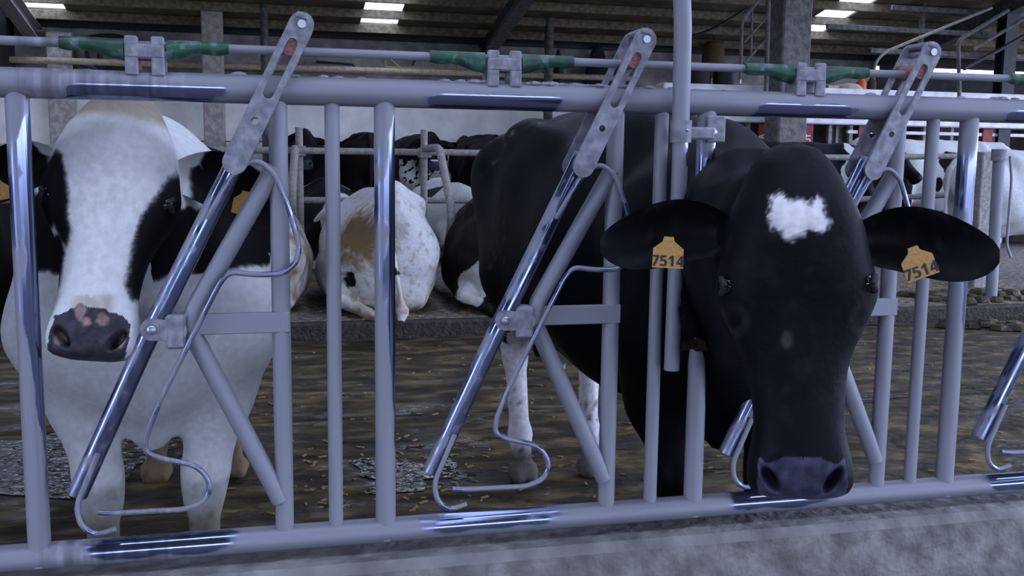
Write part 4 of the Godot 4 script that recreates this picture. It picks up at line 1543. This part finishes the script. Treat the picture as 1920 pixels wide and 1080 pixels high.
func ear(cow: Node3D, at: Transform3D, length: float, half: float, cup: float, droop: float, m: Material, paint: Callable, label: String) -> MeshInstance3D:
	var rings := ear_mesh(length, half, cup, droop)
	var n: int = rings[0].size()
	var v := PackedVector3Array()
	var idx := PackedInt32Array()
	for r in rings:
		v.append_array(r)
	for i in rings.size() - 1:
		for j in n:
			var a := i * n + j
			var b := i * n + (j + 1) % n
			idx.append_array(PackedInt32Array([a, b, a + n, b, b + n, a + n]))
	var tip := v.size()
	var c := Vector3.ZERO
	for j in n:
		c += v[(rings.size() - 1) * n + j]
	v.append(c / n + Vector3(0.002, 0, 0))
	for j in n:
		idx.append_array(PackedInt32Array([(rings.size() - 1) * n + j, (rings.size() - 1) * n + (j + 1) % n, tip]))
	var o := obj("ear", coat_mesh(v, idx, paint), m, cow)
	o.transform = at
	if label:
		o.set_meta("label", label)
	return o


func ear_tag(e: Node3D, at: Transform3D, size: float, digits: String) -> void:
	var s := size * 0.5
	var outline := PackedVector2Array([Vector2(-s, -s), Vector2(s, -s), Vector2(s * 0.98, s * 0.25), Vector2(s * 0.38, s * 0.72), Vector2(s * 0.30, s * 1.02), Vector2(-s * 0.30, s * 1.02), Vector2(-s * 0.38, s * 0.72), Vector2(-s * 0.98, s * 0.25)])
	var o := obj("ear_tag", plate(outline, 0.0022), null, e)
	var am: ArrayMesh = o.mesh
	if digits:
		var t := text_arrays(digits, size * 0.36, 0.0012)
		var arr := t.surface_get_arrays(0)
		var p: PackedVector3Array = arr[Mesh.ARRAY_VERTEX]
		for i in p.size():
			p[i] = p[i] + Vector3(0, -s * 0.55, 0.0016)
		arr[Mesh.ARRAY_VERTEX] = p
		var both := ArrayMesh.new()
		both.add_surface_from_arrays(Mesh.PRIMITIVE_TRIANGLES, am.surface_get_arrays(0))
		both.add_surface_from_arrays(Mesh.PRIMITIVE_TRIANGLES, arr)
		o.mesh = both
		o.set_surface_override_material(0, M.tagyellow)
		o.set_surface_override_material(1, M.tagink)
	else:
		o.set_surface_override_material(0, M.tagyellow)
	o.transform = at
	o.set_meta("label", "yellow ear tag" + (" numbered " + digits if digits else ""))


# ---- put a head on a body: one mesh, the nose leather a second surface of it
func join_head(body: Array, head: Array, hx: Transform3D, paint_body: Callable, paint_head: Callable, nose: Callable, coat: Material, nose_mat: Material) -> ArrayMesh:
	var am := coat_mesh(body[0], body[1], paint_body)
	var hv: PackedVector3Array = head[0]
	var hi: PackedInt32Array = head[1]
	var wv := PackedVector3Array()
	wv.resize(hv.size())
	for i in hv.size():
		wv[i] = hx * hv[i]
	var hn := smooth_normals(wv, hi)
	var uv_h := PackedVector2Array()
	var uv_n := PackedVector2Array()
	var is_nose := PackedByteArray()
	for i in hv.size():
		uv_h.append(paint_head.call(hv[i]))
		var q: Vector3 = nose.call(hv[i])
		uv_n.append(Vector2(q.y, q.z))
		is_nose.append(1 if q.x > 0.0 else 0)
	var ia := PackedInt32Array()
	var ib := PackedInt32Array()
	for i in range(0, hi.size(), 3):
		if is_nose[hi[i]] + is_nose[hi[i + 1]] + is_nose[hi[i + 2]] >= 2:
			ib.append_array(hi.slice(i, i + 3))
		else:
			ia.append_array(hi.slice(i, i + 3))
	mesh_from(wv, hn, PackedVector2Array(), ia, uv_h, am)
	if ib.size():
		mesh_from(wv, hn, PackedVector2Array(), ib, uv_n, am)
	am.surface_set_material(0, coat)
	am.surface_set_material(1, coat)
	if ib.size():
		am.surface_set_material(2, nose_mat)
	return am


func head_frame(poll: Vector3, down: Vector3, out: Vector3) -> Transform3D:
	# columns: r (right of the onlooker), a (down the face), n (out of the face)
	var a := down.normalized()
	var n := (out - a * out.dot(a)).normalized()
	return Transform3D(Basis(n.cross(a), a, n), poll)


func eye(cow: Node3D, hx: Transform3D, side: float, scale: float, widen: float, ea := 0.206) -> void:
	var p := hx * Vector3(side * 0.1075 * scale * widen, ea * scale, -0.043 * scale)
	var rings := []
	for i in 13:
		var b := PI * (0.02 + 0.96 * i / 12.0)
		var ring := PackedVector3Array()
		for j in 18:
			var a := -TAU * j / 18.0
			ring.append(Vector3(cos(a) * sin(b), cos(b), sin(a) * sin(b)) * 0.0195 * scale)
		rings.append(ring)
	var o := obj("eye", ring_mesh(rings, []), M.eye, cow)
	o.position = p
	# lids: two rolled rims over the ball
	var g := hx.basis
	for k in [-1.0, 1.0]:
		var pts := []
		for i in 9:
			var t := PI * i / 8.0
			var loc := Vector3(side * (0.010 + 0.006 * sin(t)), k * 0.0125 * sin(t) , 0.024 * cos(t)) * scale
			pts.append(loc)
		var rim := obj("eyelid", tube(pts, 0.0058 * scale, 0, no_fn, 8, 0.004), M.lid, cow)
		rim.transform = Transform3D(g, p)


func tail(cow: Node3D, pts: Array, paint: Callable) -> void:
	var t := tube(pts, 0.030, 0.1, no_fn, 10, 0.03, 1.0, func(x): return lerpf(1.15, 0.55, smoothstep(0.0, 0.7, x)) + 1.1 * smoothstep(0.72, 0.86, x) * smoothstep(1.06, 0.9, x))
	var arr := t.surface_get_arrays(0)
	var o := obj("tail", coat_mesh(arr[Mesh.ARRAY_VERTEX], arr[Mesh.ARRAY_INDEX], paint, arr[Mesh.ARRAY_NORMAL]), M.tailhair, cow)
	o.set_meta("label", "hanging tail with a brush")


# ------------------------------------------------------------------ the herd
func build_cows() -> void:
	white_faced_cow()
	black_cow()
	var stand := standing_body(0.026, Vector3(0, 1.30, 0.48))
	var lie := lying_body(0.024)
	var head := head_mesh(46, 32, 1.0, 1.0)
	var no_nose := func(p: Vector3) -> Vector3: return Vector3(1.0 if p.y > 0.485 and p.z > -0.07 else -1.0, 0.4, 0.05)
	# -- neighbour at the left edge
	any_cow("cow", "black and white cow at the left edge, mostly outside the picture", Vector3(-0.80, 0, -0.55), 0.0, stand, head, no_nose, "standing",
		func(p: Vector3) -> Vector2:
			var w := p.y - 0.62 + 0.12 * sin(p.z * 3.0)
			return coat_uv(maxf(-w, 0.1 - Vector2(p.z + 0.9, p.y - 0.9).length()) + fray(p) * 2.0, 0.1))
	# -- the front row, tails towards us; the first one has rolled over onto one hip
	var rolled := [lie[0].duplicate(), lie[1]]
	for i in rolled[0].size():
		var q: Vector3 = rolled[0][i]
		var rear := smoothstep(1.3, 0.6, q.z)
		var sag := 0.15 * smoothstep(-0.02, 0.30, q.x) * smoothstep(0.50, 0.80, q.y) * rear
		rolled[0][i] = Vector3(q.x - 0.16 * maxf(0.0, q.y - 0.35) * rear, q.y + (0.05 * smoothstep(0.6, 0.9, q.y) - sag) * smoothstep(1.5, 0.6, q.z), q.z)
	any_cow("cow", "white cow lying in the middle cubicle with brown-soiled rump and white tail", Vector3(1.32, 0.14, -5.06), PI, rolled, head, no_nose, "lying",
		func(p: Vector3) -> Vector2:
			var spot := minf(Vector2(p.x - 0.26, (p.y - 0.28) * 0.7).length() - 0.04, Vector2((p.x + 0.05) * 0.6, p.y - 0.34).length() - 0.03) if p.z < 0.4 else 1.0
			var muck := smoothstep(0.0, 0.30, 0.36 - absf(p.x - 0.20) + (p.y - 0.52) * 0.25 + fray(p) * 8.0) * smoothstep(0.30, 0.52, p.y + fray(p) * 6.0) * smoothstep(0.84, 0.66, p.y + fray(p) * 7.0) * smoothstep(0.9, 0.3, p.z)
			var low := smoothstep(0.30, 0.0, p.y) * (0.45 + noise_a.get_noise_3dv(p * 0.6))
			return coat_uv(spot + fray(p, 2.2), clampf(muck * 0.95 + low + 0.05 + 0.35 * smoothstep(0.12, 0.4, noise_a.get_noise_3dv(p * 1.5)), 0.0, 1.0)))
	any_cow("cow", "muck-stained pale cow lying behind the first brace post and guide rod", Vector3(0.34, 0.14, -5.12), PI, lie, head, no_nose, "lying",
		func(p: Vector3) -> Vector2:
			return coat_uv(0.1, 0.42 + 0.9 * noise_a.get_noise_3dv(p * 0.8) + 0.3 * smoothstep(0.4, 0.0, p.y)))
	any_cow("cow", "black cow lying in the cubicle beside the standing black cow, white flank patch", Vector3(2.26, 0.14, -5.05), PI - 0.12, lie, head, no_nose, "lying",
		func(p: Vector3) -> Vector2:
			var w := 0.085 - Vector2((p.x + 0.02) * 1.3, p.y - 0.50).length() * 0.62
			w = poly_sd(Vector2(p.x, p.y), pts2([-0.14, 0.62, -0.02, 0.66, -0.03, 0.44, -0.10, 0.32, -0.16, 0.36])) if p.z < 0.5 else -1.0
			w = maxf(w, (poly_sd(Vector2(p.x, p.y), pts2([0.22, 0.42, 0.36, 0.30, 0.40, 0.10, 0.25, 0.06, 0.16, 0.14])) if p.z < 0.6 else -1.0))
			w = maxf(w, 0.05 - absf(p.y - 0.90) * 0.8 - absf(p.z - 0.35) * 0.3)
			return coat_uv(w + fray(p), 0.16 + 0.2 * noise_a.get_noise_3dv(p)))
	# -- the opposite row, heads towards us
	any_cow("cow", "white and dark cow resting in the far row, left of the hanging loop", Vector3(2.40, 0.14, -10.15), 0.15, lie, head, no_nose, "lying",
		func(p: Vector3) -> Vector2:
			return coat_uv(minf(Vector2(p.x - 0.35, p.y - 0.25).length() - 0.22, Vector2(p.x + 0.3, p.z - 1.0).length() - 0.2) + fray(p) * 2.0, 0.12))
	any_cow("cow", "white-headed cow with dark shoulder and halter resting above the soiled cow", Vector3(1.08, 0.14, -9.75), 0.06, lie, head, no_nose, "lying",
		func(p: Vector3) -> Vector2:
			return coat_uv(maxf(p.z - 1.80, 0.5 - p.z) + fray(p) * 2.0 - (0.1 if absf(p.x) > 0.3 else 0.0), 0.05), true)
	any_cow("cow", "pale cow resting in the far row behind the slim post at left", Vector3(0.02, 0.14, -9.8), 0.1, lie, head, no_nose, "lying",
		func(p: Vector3) -> Vector2:
			return coat_uv(Vector2(p.x + 0.2, p.y - 0.8).length() - 0.25 + fray(p) * 2.0, 0.15))
	# -- standing along the back wall
	any_cow("cow", "black cow standing with its back to us by the wall, behind the second main post", Vector3(1.72, 0.14, -11.88), PI, stand, head, no_nose, "standing",
		func(p: Vector3) -> Vector2: return coat_uv(-0.1 - maxf(0, p.y - 0.5), 0.1))
	any_cow("cow", "black cow standing by the wall just left of the nearer black cow", Vector3(3.33, 0.14, -11.88), PI, stand, head, no_nose, "standing",
		func(p: Vector3) -> Vector2: return coat_uv(0.35 - p.y + fray(p) * 2.0, 0.1))
	any_cow("cow", "white cow with small black speckles standing behind the hanging loop", Vector3(2.52, 0.14, -11.0), 0.0, stand, head, no_nose, "standing",
		func(p: Vector3) -> Vector2:
			return coat_uv(0.05 - maxf(0.0, noise_a.get_noise_3dv(p * 1.3)) * 0.35 - smoothstep(1.05, 1.25, p.y) * 0.3, 0.08))
	any_cow("cow", "black cow with raised ear standing behind the left cubicle divider", Vector3(0.92, 0.14, -10.75), 0.0, stand, head, no_nose, "standing",
		func(p: Vector3) -> Vector2: return coat_uv(0.5 - p.y + fray(p) * 2.0, 0.05))
	# -- right-hand side
	any_cow("cow", "holstein cow with black blotches standing side-on behind the slim post at right", Vector3(8.45, 0.14, -9.25), -PI / 2, stand, head, no_nose, "standing",
		func(p: Vector3) -> Vector2:
			var q := Vector2(p.z, p.y)
			var w := 0.14 - absf(p.z - 0.12) - 0.25 * (p.y - 1.0)
			w = maxf(w, poly_sd(q, pts2([-0.42, 1.16, -0.52, 1.28, -0.72, 1.26, -0.80, 0.98, -0.62, 0.92, -0.48, 1.02])))
			w = maxf(w, 0.05 - Vector2((p.z + 0.42) * 2.0, p.y - 0.88).length() * 0.6)
			w = maxf(w, 0.09 - Vector2((p.z + 0.98) * 1.2, p.y - 1.02).length() * 0.8)
			w = maxf(w, 0.10 - Vector2((p.z + 1.05) * 1.6, p.y - 0.72).length() * 0.7)
			return coat_uv(-w + fray(p), 0.03))
	any_cow("cow", "nearly all-white cow standing side-on at the right edge", Vector3(8.98, 0.06, -6.55), PI / 2, stand, head, no_nose, "standing",
		func(p: Vector3) -> Vector2:
			return coat_uv(0.15 - maxf(0.0, 0.05 - Vector2(p.z + 1.1, p.y - 1.05).length()) * 8.0, 0.06))
	any_cow("cow", "black cow with white chest blaze standing beyond the fence, over the black cow's head", Vector3(7.25, 0.14, -8.3), PI / 2 - 0.1, stand, head, no_nose, "standing",
		func(p: Vector3) -> Vector2:
			var w := 0.16 - Vector2((p.z + 0.15) * 1.2, p.y - 1.08).length()
			w = maxf(w, 0.07 - absf(p.z + 0.12) - absf(p.y - 1.36) * 0.5)
			return coat_uv(w + fray(p) * 2.5, 0.02))


func any_cow(called: String, label: String, at: Vector3, turn: float, body: Array, head: Array, nose: Callable, pose: String, paint: Callable, collar := false) -> void:
	var c := thing(called, label, "cow", at, turn, "dairy cows in the barn")
	if pose == "standing" and at.y > 0.1 and at.x > -0.5:
		c.scale = Vector3.ONE * (1.06 if at.z < -9.0 else 1.0)
	var hx: Transform3D
	if pose == "standing":
		hx = head_frame(Vector3(0, 1.44, 0.52), Vector3(0, -0.72, 0.62), Vector3(0, 0.65, 0.72))
	else:
		hx = head_frame(Vector3(0, 0.76, 1.98), Vector3(0, -0.62, 0.72), Vector3(0, 0.72, 0.62))
	var paint_head := func(p: Vector3) -> Vector2:
		var q := hx * p
		return paint.call(q)
	var o := obj("body", join_head(body, head, hx, paint, paint_head, nose, M.coat, M.nose_dark), null, c)
	o.name = "body"
	if collar:
		var loop := []
		for k in 19:
			var a := TAU * k / 18.0
			loop.append(Vector3(cos(a) * 0.165, 0.60 + sin(a) * 0.205, 1.80 - sin(a) * 0.06))
		var cl := obj("neck_strap", tube(loop, 0.014, 0, no_fn, 8, 0.05, 0.5), M.rust, c)
		cl.set_meta("label", "dark neck strap")
	for s in [-1.0, 1.0]:
		var e := Transform3D(hx.basis * Basis(Vector3(s, 0.12, -0.25), Vector3(0.12 * s, -1, -0.2), Vector3(0.1 * s, -0.25, 0.9)).orthonormalized(), hx * Vector3(s * 0.095, 0.075, -0.10))
		if s < 0.0:
			e.basis = Basis(e.basis.x, e.basis.y, e.basis.x.cross(e.basis.y))
		ear(c, e, 0.20, 0.055, 0.03, 0.02, M.coat, func(q: Vector3) -> Vector2: return paint.call(e * q), "")
		eye(c, hx, s, 1.0, 1.0)
	if pose == "standing":
		tail(c, [Vector3(0, 1.36, -1.55), Vector3(0, 1.28, -1.72), Vector3(0.01, 0.9, -1.76), Vector3(0.02, 0.45, -1.72)], paint)
	else:
		tail(c, [Vector3(0, 0.84, 0.10), Vector3(0.0, 0.70, -0.09), Vector3(-0.06, 0.40, -0.11), Vector3(-0.12, 0.05, -0.10), Vector3(-0.10, -0.02, -0.14)], func(q: Vector3) -> Vector2: return paint.call(q) * Vector2(1, 0.5))


func white_faced_cow() -> void:
	var at := Vector3(0.18, 0, -0.48)
	var c := thing("cow", "white-faced cow with black eye patches and grey nose behind the left bars", "cow", at, 0.0, "cows at the headlock fence")
	var body := standing_body(0.017, Vector3(-0.01, 1.24, 0.30))
	for i in body[0].size():
		var q: Vector3 = body[0][i]
		if q.z < -0.05 and q.y > 0.5:
			body[0][i] = Vector3(q.x, 0.5 + (q.y - 0.5) * lerpf(1.0, 0.93, smoothstep(-0.05, -0.5, q.z)), q.z)
	var sc := 0.985
	var wd := 1.13
	var hx := head_frame(Vector3(0.175, 1.415, -0.085) - at, Vector3(-0.055, -0.53, 0.13), Vector3(-0.02, 0.2, 1.0))
	var head := head_mesh(170, 120, sc, wd)
	var right_patch := pts2([0.138, 0.115, 0.180, 0.170, 0.20, 0.36, 0.145, 0.425, 0.105, 0.428, 0.074, 0.415, 0.062, 0.39, 0.058, 0.35, 0.066, 0.29, 0.082, 0.24, 0.106, 0.185])
	var left_patch := pts2([-0.115, 0.11, -0.098, 0.115, -0.082, 0.16, -0.072, 0.22, -0.064, 0.28, -0.070, 0.315, -0.086, 0.30, -0.102, 0.27, -0.15, 0.29, -0.17, 0.20, -0.15, 0.15])
	var left_sliver := pts2([-0.088, 0.285, -0.074, 0.33, -0.078, 0.40, -0.090, 0.415, -0.12, 0.36, -0.12, 0.30])
	var side_patch := pts2([0.0, 1.16, -0.25, 1.20, -0.62, 1.22, -0.78, 1.46, -1.25, 1.30, -1.4, 0.95, -1.15, 0.70, -0.78, 0.74, -0.55, 0.86, -0.30, 0.92, -0.05, 0.98])
	var paint_head := func(p: Vector3) -> Vector2:
		var q := Vector2(p.x, p.y)
		var w := -maxf(poly_sd(q, right_patch), maxf(poly_sd(q, left_patch), poly_sd(q, left_sliver)))
		if p.z < -0.19 and p.y < 0.36:
			w = minf(w, 0.25 + p.z + 0.02)
		var dirt := 0.55 * smoothstep(0.035, 0.0, p.y + fray(p) * 0.6) + 0.04
		dirt += 0.30 * smoothstep(0.015, 0.0, absf(p.y - 0.435) - 0.012 + fray(p) * 1.2) * smoothstep(0.05, 0.03, absf(p.x))
		return coat_uv(w + fray(p, 0.6), dirt)
	var nose_pad := pts2([-0.078, 0.462, -0.045, 0.452, -0.02, 0.440, 0.02, 0.452, 0.05, 0.456, 0.078, 0.470, 0.080, 0.52, 0.050, 0.60, -0.050, 0.60, -0.082, 0.53])
	var nose := func(p: Vector3) -> Vector3:
		var inside := poly_sd(Vector2(p.x, p.y), nose_pad) + fray(p, 0.9) if p.z > -0.085 else -1.0
		var pink := -0.05
		pink = maxf(pink, 0.009 - Vector2((absf(p.x) - 0.063) * 1.2, (p.y - 0.512) * 0.6).length())
		pink = maxf(pink, 0.015 - Vector2((p.x + 0.022) * 1.2, (p.y - 0.452) * 0.7).length())
		pink = maxf(pink, 0.008 - Vector2(p.x - 0.022, p.y - 0.470).length())
		pink = maxf(pink, 0.008 - Vector2(p.x + 0.008, p.y - 0.474).length())
		return Vector3(inside, clampf(0.5 + (pink + fray(p, 0.9)) * 9.0, 0.02, 0.98), clampf(0.04 + 0.3 * noise_a.get_noise_3dv(p * 3.0), 0.02, 0.6))
	var paint_body := func(p: Vector3) -> Vector2:
		var w := -poly_sd(Vector2(p.z, p.y), side_patch) if p.x > 0.02 else -poly_sd(Vector2(p.z, p.y), side_patch) - 0.05
		w = maxf(w, 0.012 - absf(p.z + 0.62 - (p.y - 1.0) * 0.12) if p.y < 1.06 and p.x > 0.0 else -1.0)
		if p.z > -0.02 and p.y > 1.0 and absf(p.x) > 0.05 and p.y < 1.34:
			w = minf(w, maxf(1.02 - p.y, p.y - 1.18))
		var dirt := 0.04 + 0.75 * smoothstep(0.42, 0.30, p.y + fray(p) * 3.0) * (1.0 if p.z < -0.8 else 0.6) + 0.25 * smoothstep(0.2, 0.5, noise_a.get_noise_3dv(p * 2.0)) * smoothstep(0.6, 0.4, p.y)
		return coat_uv(w + fray(p), dirt)
	obj("body", join_head(body, head, hx, paint_body, paint_head, nose, M.coat, M.nose_pied), null, c)
	eye(c, hx, -1.0, sc, wd)
	eye(c, hx, 1.0, sc, wd)
	var black := func(_q: Vector3) -> Vector2: return coat_uv(-0.1, 0.05)
	var half_black := func(q: Vector3) -> Vector2: return coat_uv(0.045 - q.x + (0.02 if q.y > 0.02 else 0.0) + fray(q), 0.05)
	# ears: the left one (on the picture's right) is held out behind the first locking bar
	var er := Transform3D(Basis(Vector3(0.95, -0.16, -0.22), Vector3(0.18, 0.97, 0.1), Vector3(0.2, 0.02, 0.95)).orthonormalized(), Vector3(0.285, 1.262, -0.20) - at)
	var e := ear(c, er, 0.265, 0.080, 0.045, 0.05, M.coat, half_black, "black ear with white root")
	ear_tag(e, Transform3D(Basis(Vector3.UP, -0.7) * Basis(Vector3.BACK, 0.0), Vector3(0.165, -0.040, 0.010)), 0.058, "")
	var el := Transform3D(Basis(Vector3(-0.95, -0.12, -0.15), Vector3(-0.12, 0.97, 0.1), Vector3(-0.15, -0.08, 0.95)), Vector3(0.045, 1.285, -0.19) - at)
	el.basis = Basis(el.basis.x, el.basis.y, -el.basis.x.cross(el.basis.y)).orthonormalized()
	el.basis.z = -el.basis.x.cross(el.basis.y) if el.basis.x.cross(el.basis.y).z < 0.0 else el.basis.x.cross(el.basis.y)
	e = ear(c, el, 0.22, 0.065, 0.045, 0.03, M.coat, half_black, "black ear with yellow tag")
	ear_tag(e, Transform3D(Basis(Vector3.UP, 0.0), Vector3(0.15, -0.045, 0.004)), 0.058, "")
	tail(c, [Vector3(0, 1.36, -1.55), Vector3(0, 1.28, -1.72), Vector3(0.01, 0.9, -1.76), Vector3(0.02, 0.45, -1.72)], black)


func black_cow() -> void:
	var at := Vector3(1.70, 0, -0.18)
	var turn := 0.04
	var c := thing("cow", "black cow with a white star pushing its tagged head through the fence", "cow", at, turn, "cows at the headlock fence")
	var inv := Transform3D(Basis(Vector3.UP, turn), at).affine_inverse()
	var poll := inv * Vector3(1.400, 1.280, 0.66)
	var body := standing_body(0.018, poll + Vector3(0.06, -0.13, -0.20))
	for i in body[0].size():
		var q: Vector3 = body[0][i]
		if q.z < -0.15:
			var hip := smoothstep(1.0, 1.25, q.y) * smoothstep(-0.75, -1.05, q.z) * smoothstep(-1.75, -1.35, q.z)
			body[0][i] = Vector3(q.x * (1.0 + 0.09 * hip), q.y * lerpf(1.0, 1.045, smoothstep(-0.15, -0.5, q.z)) + 0.05 * hip * smoothstep(0.12, 0.24, absf(q.x)), q.z)
	var sc := 1.035
	var wd := 1.05
	var hx := head_frame(poll, inv.basis * Vector3(0.02, -1.0, 0.09), inv.basis * Vector3(-0.42, 0.09, 0.90))
	var head := head_mesh(170, 120, sc, wd)
	var star := pts2([-0.047, 0.030, -0.030, 0.022, -0.012, 0.036, 0.004, 0.034, 0.020, 0.044, 0.034, 0.030, 0.044, 0.040, 0.046, 0.064, 0.056, 0.076, 0.050, 0.092, 0.032, 0.096, 0.016, 0.090, 0.008, 0.106, -0.004, 0.100, -0.012, 0.112, -0.026, 0.104, -0.030, 0.094, -0.046, 0.086, -0.052, 0.066, -0.046, 0.050])
	var paint_head := func(p: Vector3) -> Vector2:
		var w := poly_sd(Vector2(p.x, p.y), star) + noise_b.get_noise_3dv(p * 2.2) * 0.009 if p.z > -0.1 else -0.2
		var lid := 0.012 - absf(Vector2((p.y - 0.25) * 0.8, (absf(p.x) - 0.112)).length() - 0.02)
		var dirt := 0.04 + 0.14 * smoothstep(0.1, 0.5, noise_a.get_noise_3dv(p * 1.8)) + 0.25 * smoothstep(0.0, 0.01, lid) * smoothstep(0.2, 0.25, p.y)
		dirt += 0.55 * smoothstep(0.010, 0.002, Vector2(p.x + 0.022, (p.y - 0.285) * 0.6).length() - 0.004)
		return coat_uv(w, dirt)
	var nose_pad := pts2([-0.074, 0.494, -0.060, 0.506, -0.034, 0.494, 0.0, 0.492, 0.034, 0.494, 0.060, 0.506, 0.074, 0.494, 0.080, 0.545, 0.055, 0.70, -0.055, 0.70, -0.078, 0.545])
	var nose := func(p: Vector3) -> Vector3:
		return Vector3(poly_sd(Vector2(p.x, p.y), nose_pad) if p.z > -0.08 else -1.0, clampf(0.5 + 0.5 * noise_a.get_noise_3dv(p * 3.0), 0.02, 0.98), 0.03)
	var paint_body := func(p: Vector3) -> Vector2:
		var w := 0.62 - p.y + 0.05 * sin(p.x * 9.0) if p.z < -1.0 else 0.12 - p.y
		if p.z < -0.75 and p.z > -1.45 and absf(p.x) < 0.22:
			w = maxf(w, 0.74 - p.y)
		var flecks := smoothstep(0.20, 0.30, noise_b.get_noise_3dv(p * 0.5)) * smoothstep(0.08, 0.28, noise_a.get_noise_3dv(p * 0.35)) * smoothstep(-0.7, -1.0, p.z)
		var dirt := 0.03 + 0.7 * flecks + 0.25 * smoothstep(1.30, 1.42, p.y) * smoothstep(-0.7, -1.1, p.z) + (0.85 * smoothstep(0.16, 0.08, p.y + fray(p) * 2.0))
		return coat_uv(w + fray(p), dirt)
	obj("body", join_head(body, head, hx, paint_body, paint_head, nose, M.blackcoat, M.nose_dark), null, c)
	eye(c, hx, -1.0, sc, wd, 0.182)
	eye(c, hx, 1.0, sc, wd, 0.182)
	var dark := func(q: Vector3) -> Vector2: return coat_uv(-0.1, 0.05 + 0.25 * smoothstep(0.1, 0.4, noise_a.get_noise_3dv(q * 2.0)))
	var g := hx.basis
	# ears stand straight out, cups facing the onlooker, each with the same number
	for s in [-1.0, 1.0]:
		var bx: Vector3 = (g.x * s + g.y * (-0.05 if s < 0.0 else 0.03) - g.z * 0.10).normalized()
		var by: Vector3 = (-g.y - bx * -g.y.dot(bx)).normalized()
		var bz: Vector3 = bx.cross(by)
		if bz.dot(g.z) < 0.0:
			bz = -bz
		var et := Transform3D(Basis(bx, by, bz), hx * Vector3(s * 0.105, 0.098 if s < 0.0 else 0.118, -0.125))
		var e := ear(c, et, 0.255, 0.070, 0.050, 0.012, M.blackcoat, dark, "broad black ear with number tag")
		var flip := Basis() if s > 0.0 else Basis(Vector3(-1, 0, 0), Vector3(0, 1, 0), Vector3(0, 0, 1))
		ear_tag(e, Transform3D(flip * Basis(Vector3.BACK, -0.02 if s < 0.0 else 0.36), Vector3(0.125 if s < 0.0 else 0.118, -0.034, 0.012)), 0.060, "7514")
	tail(c, [Vector3(0, 1.40, -1.55), Vector3(0, 1.32, -1.72), Vector3(0.01, 0.9, -1.76), Vector3(0.02, 0.45, -1.72)], dark)
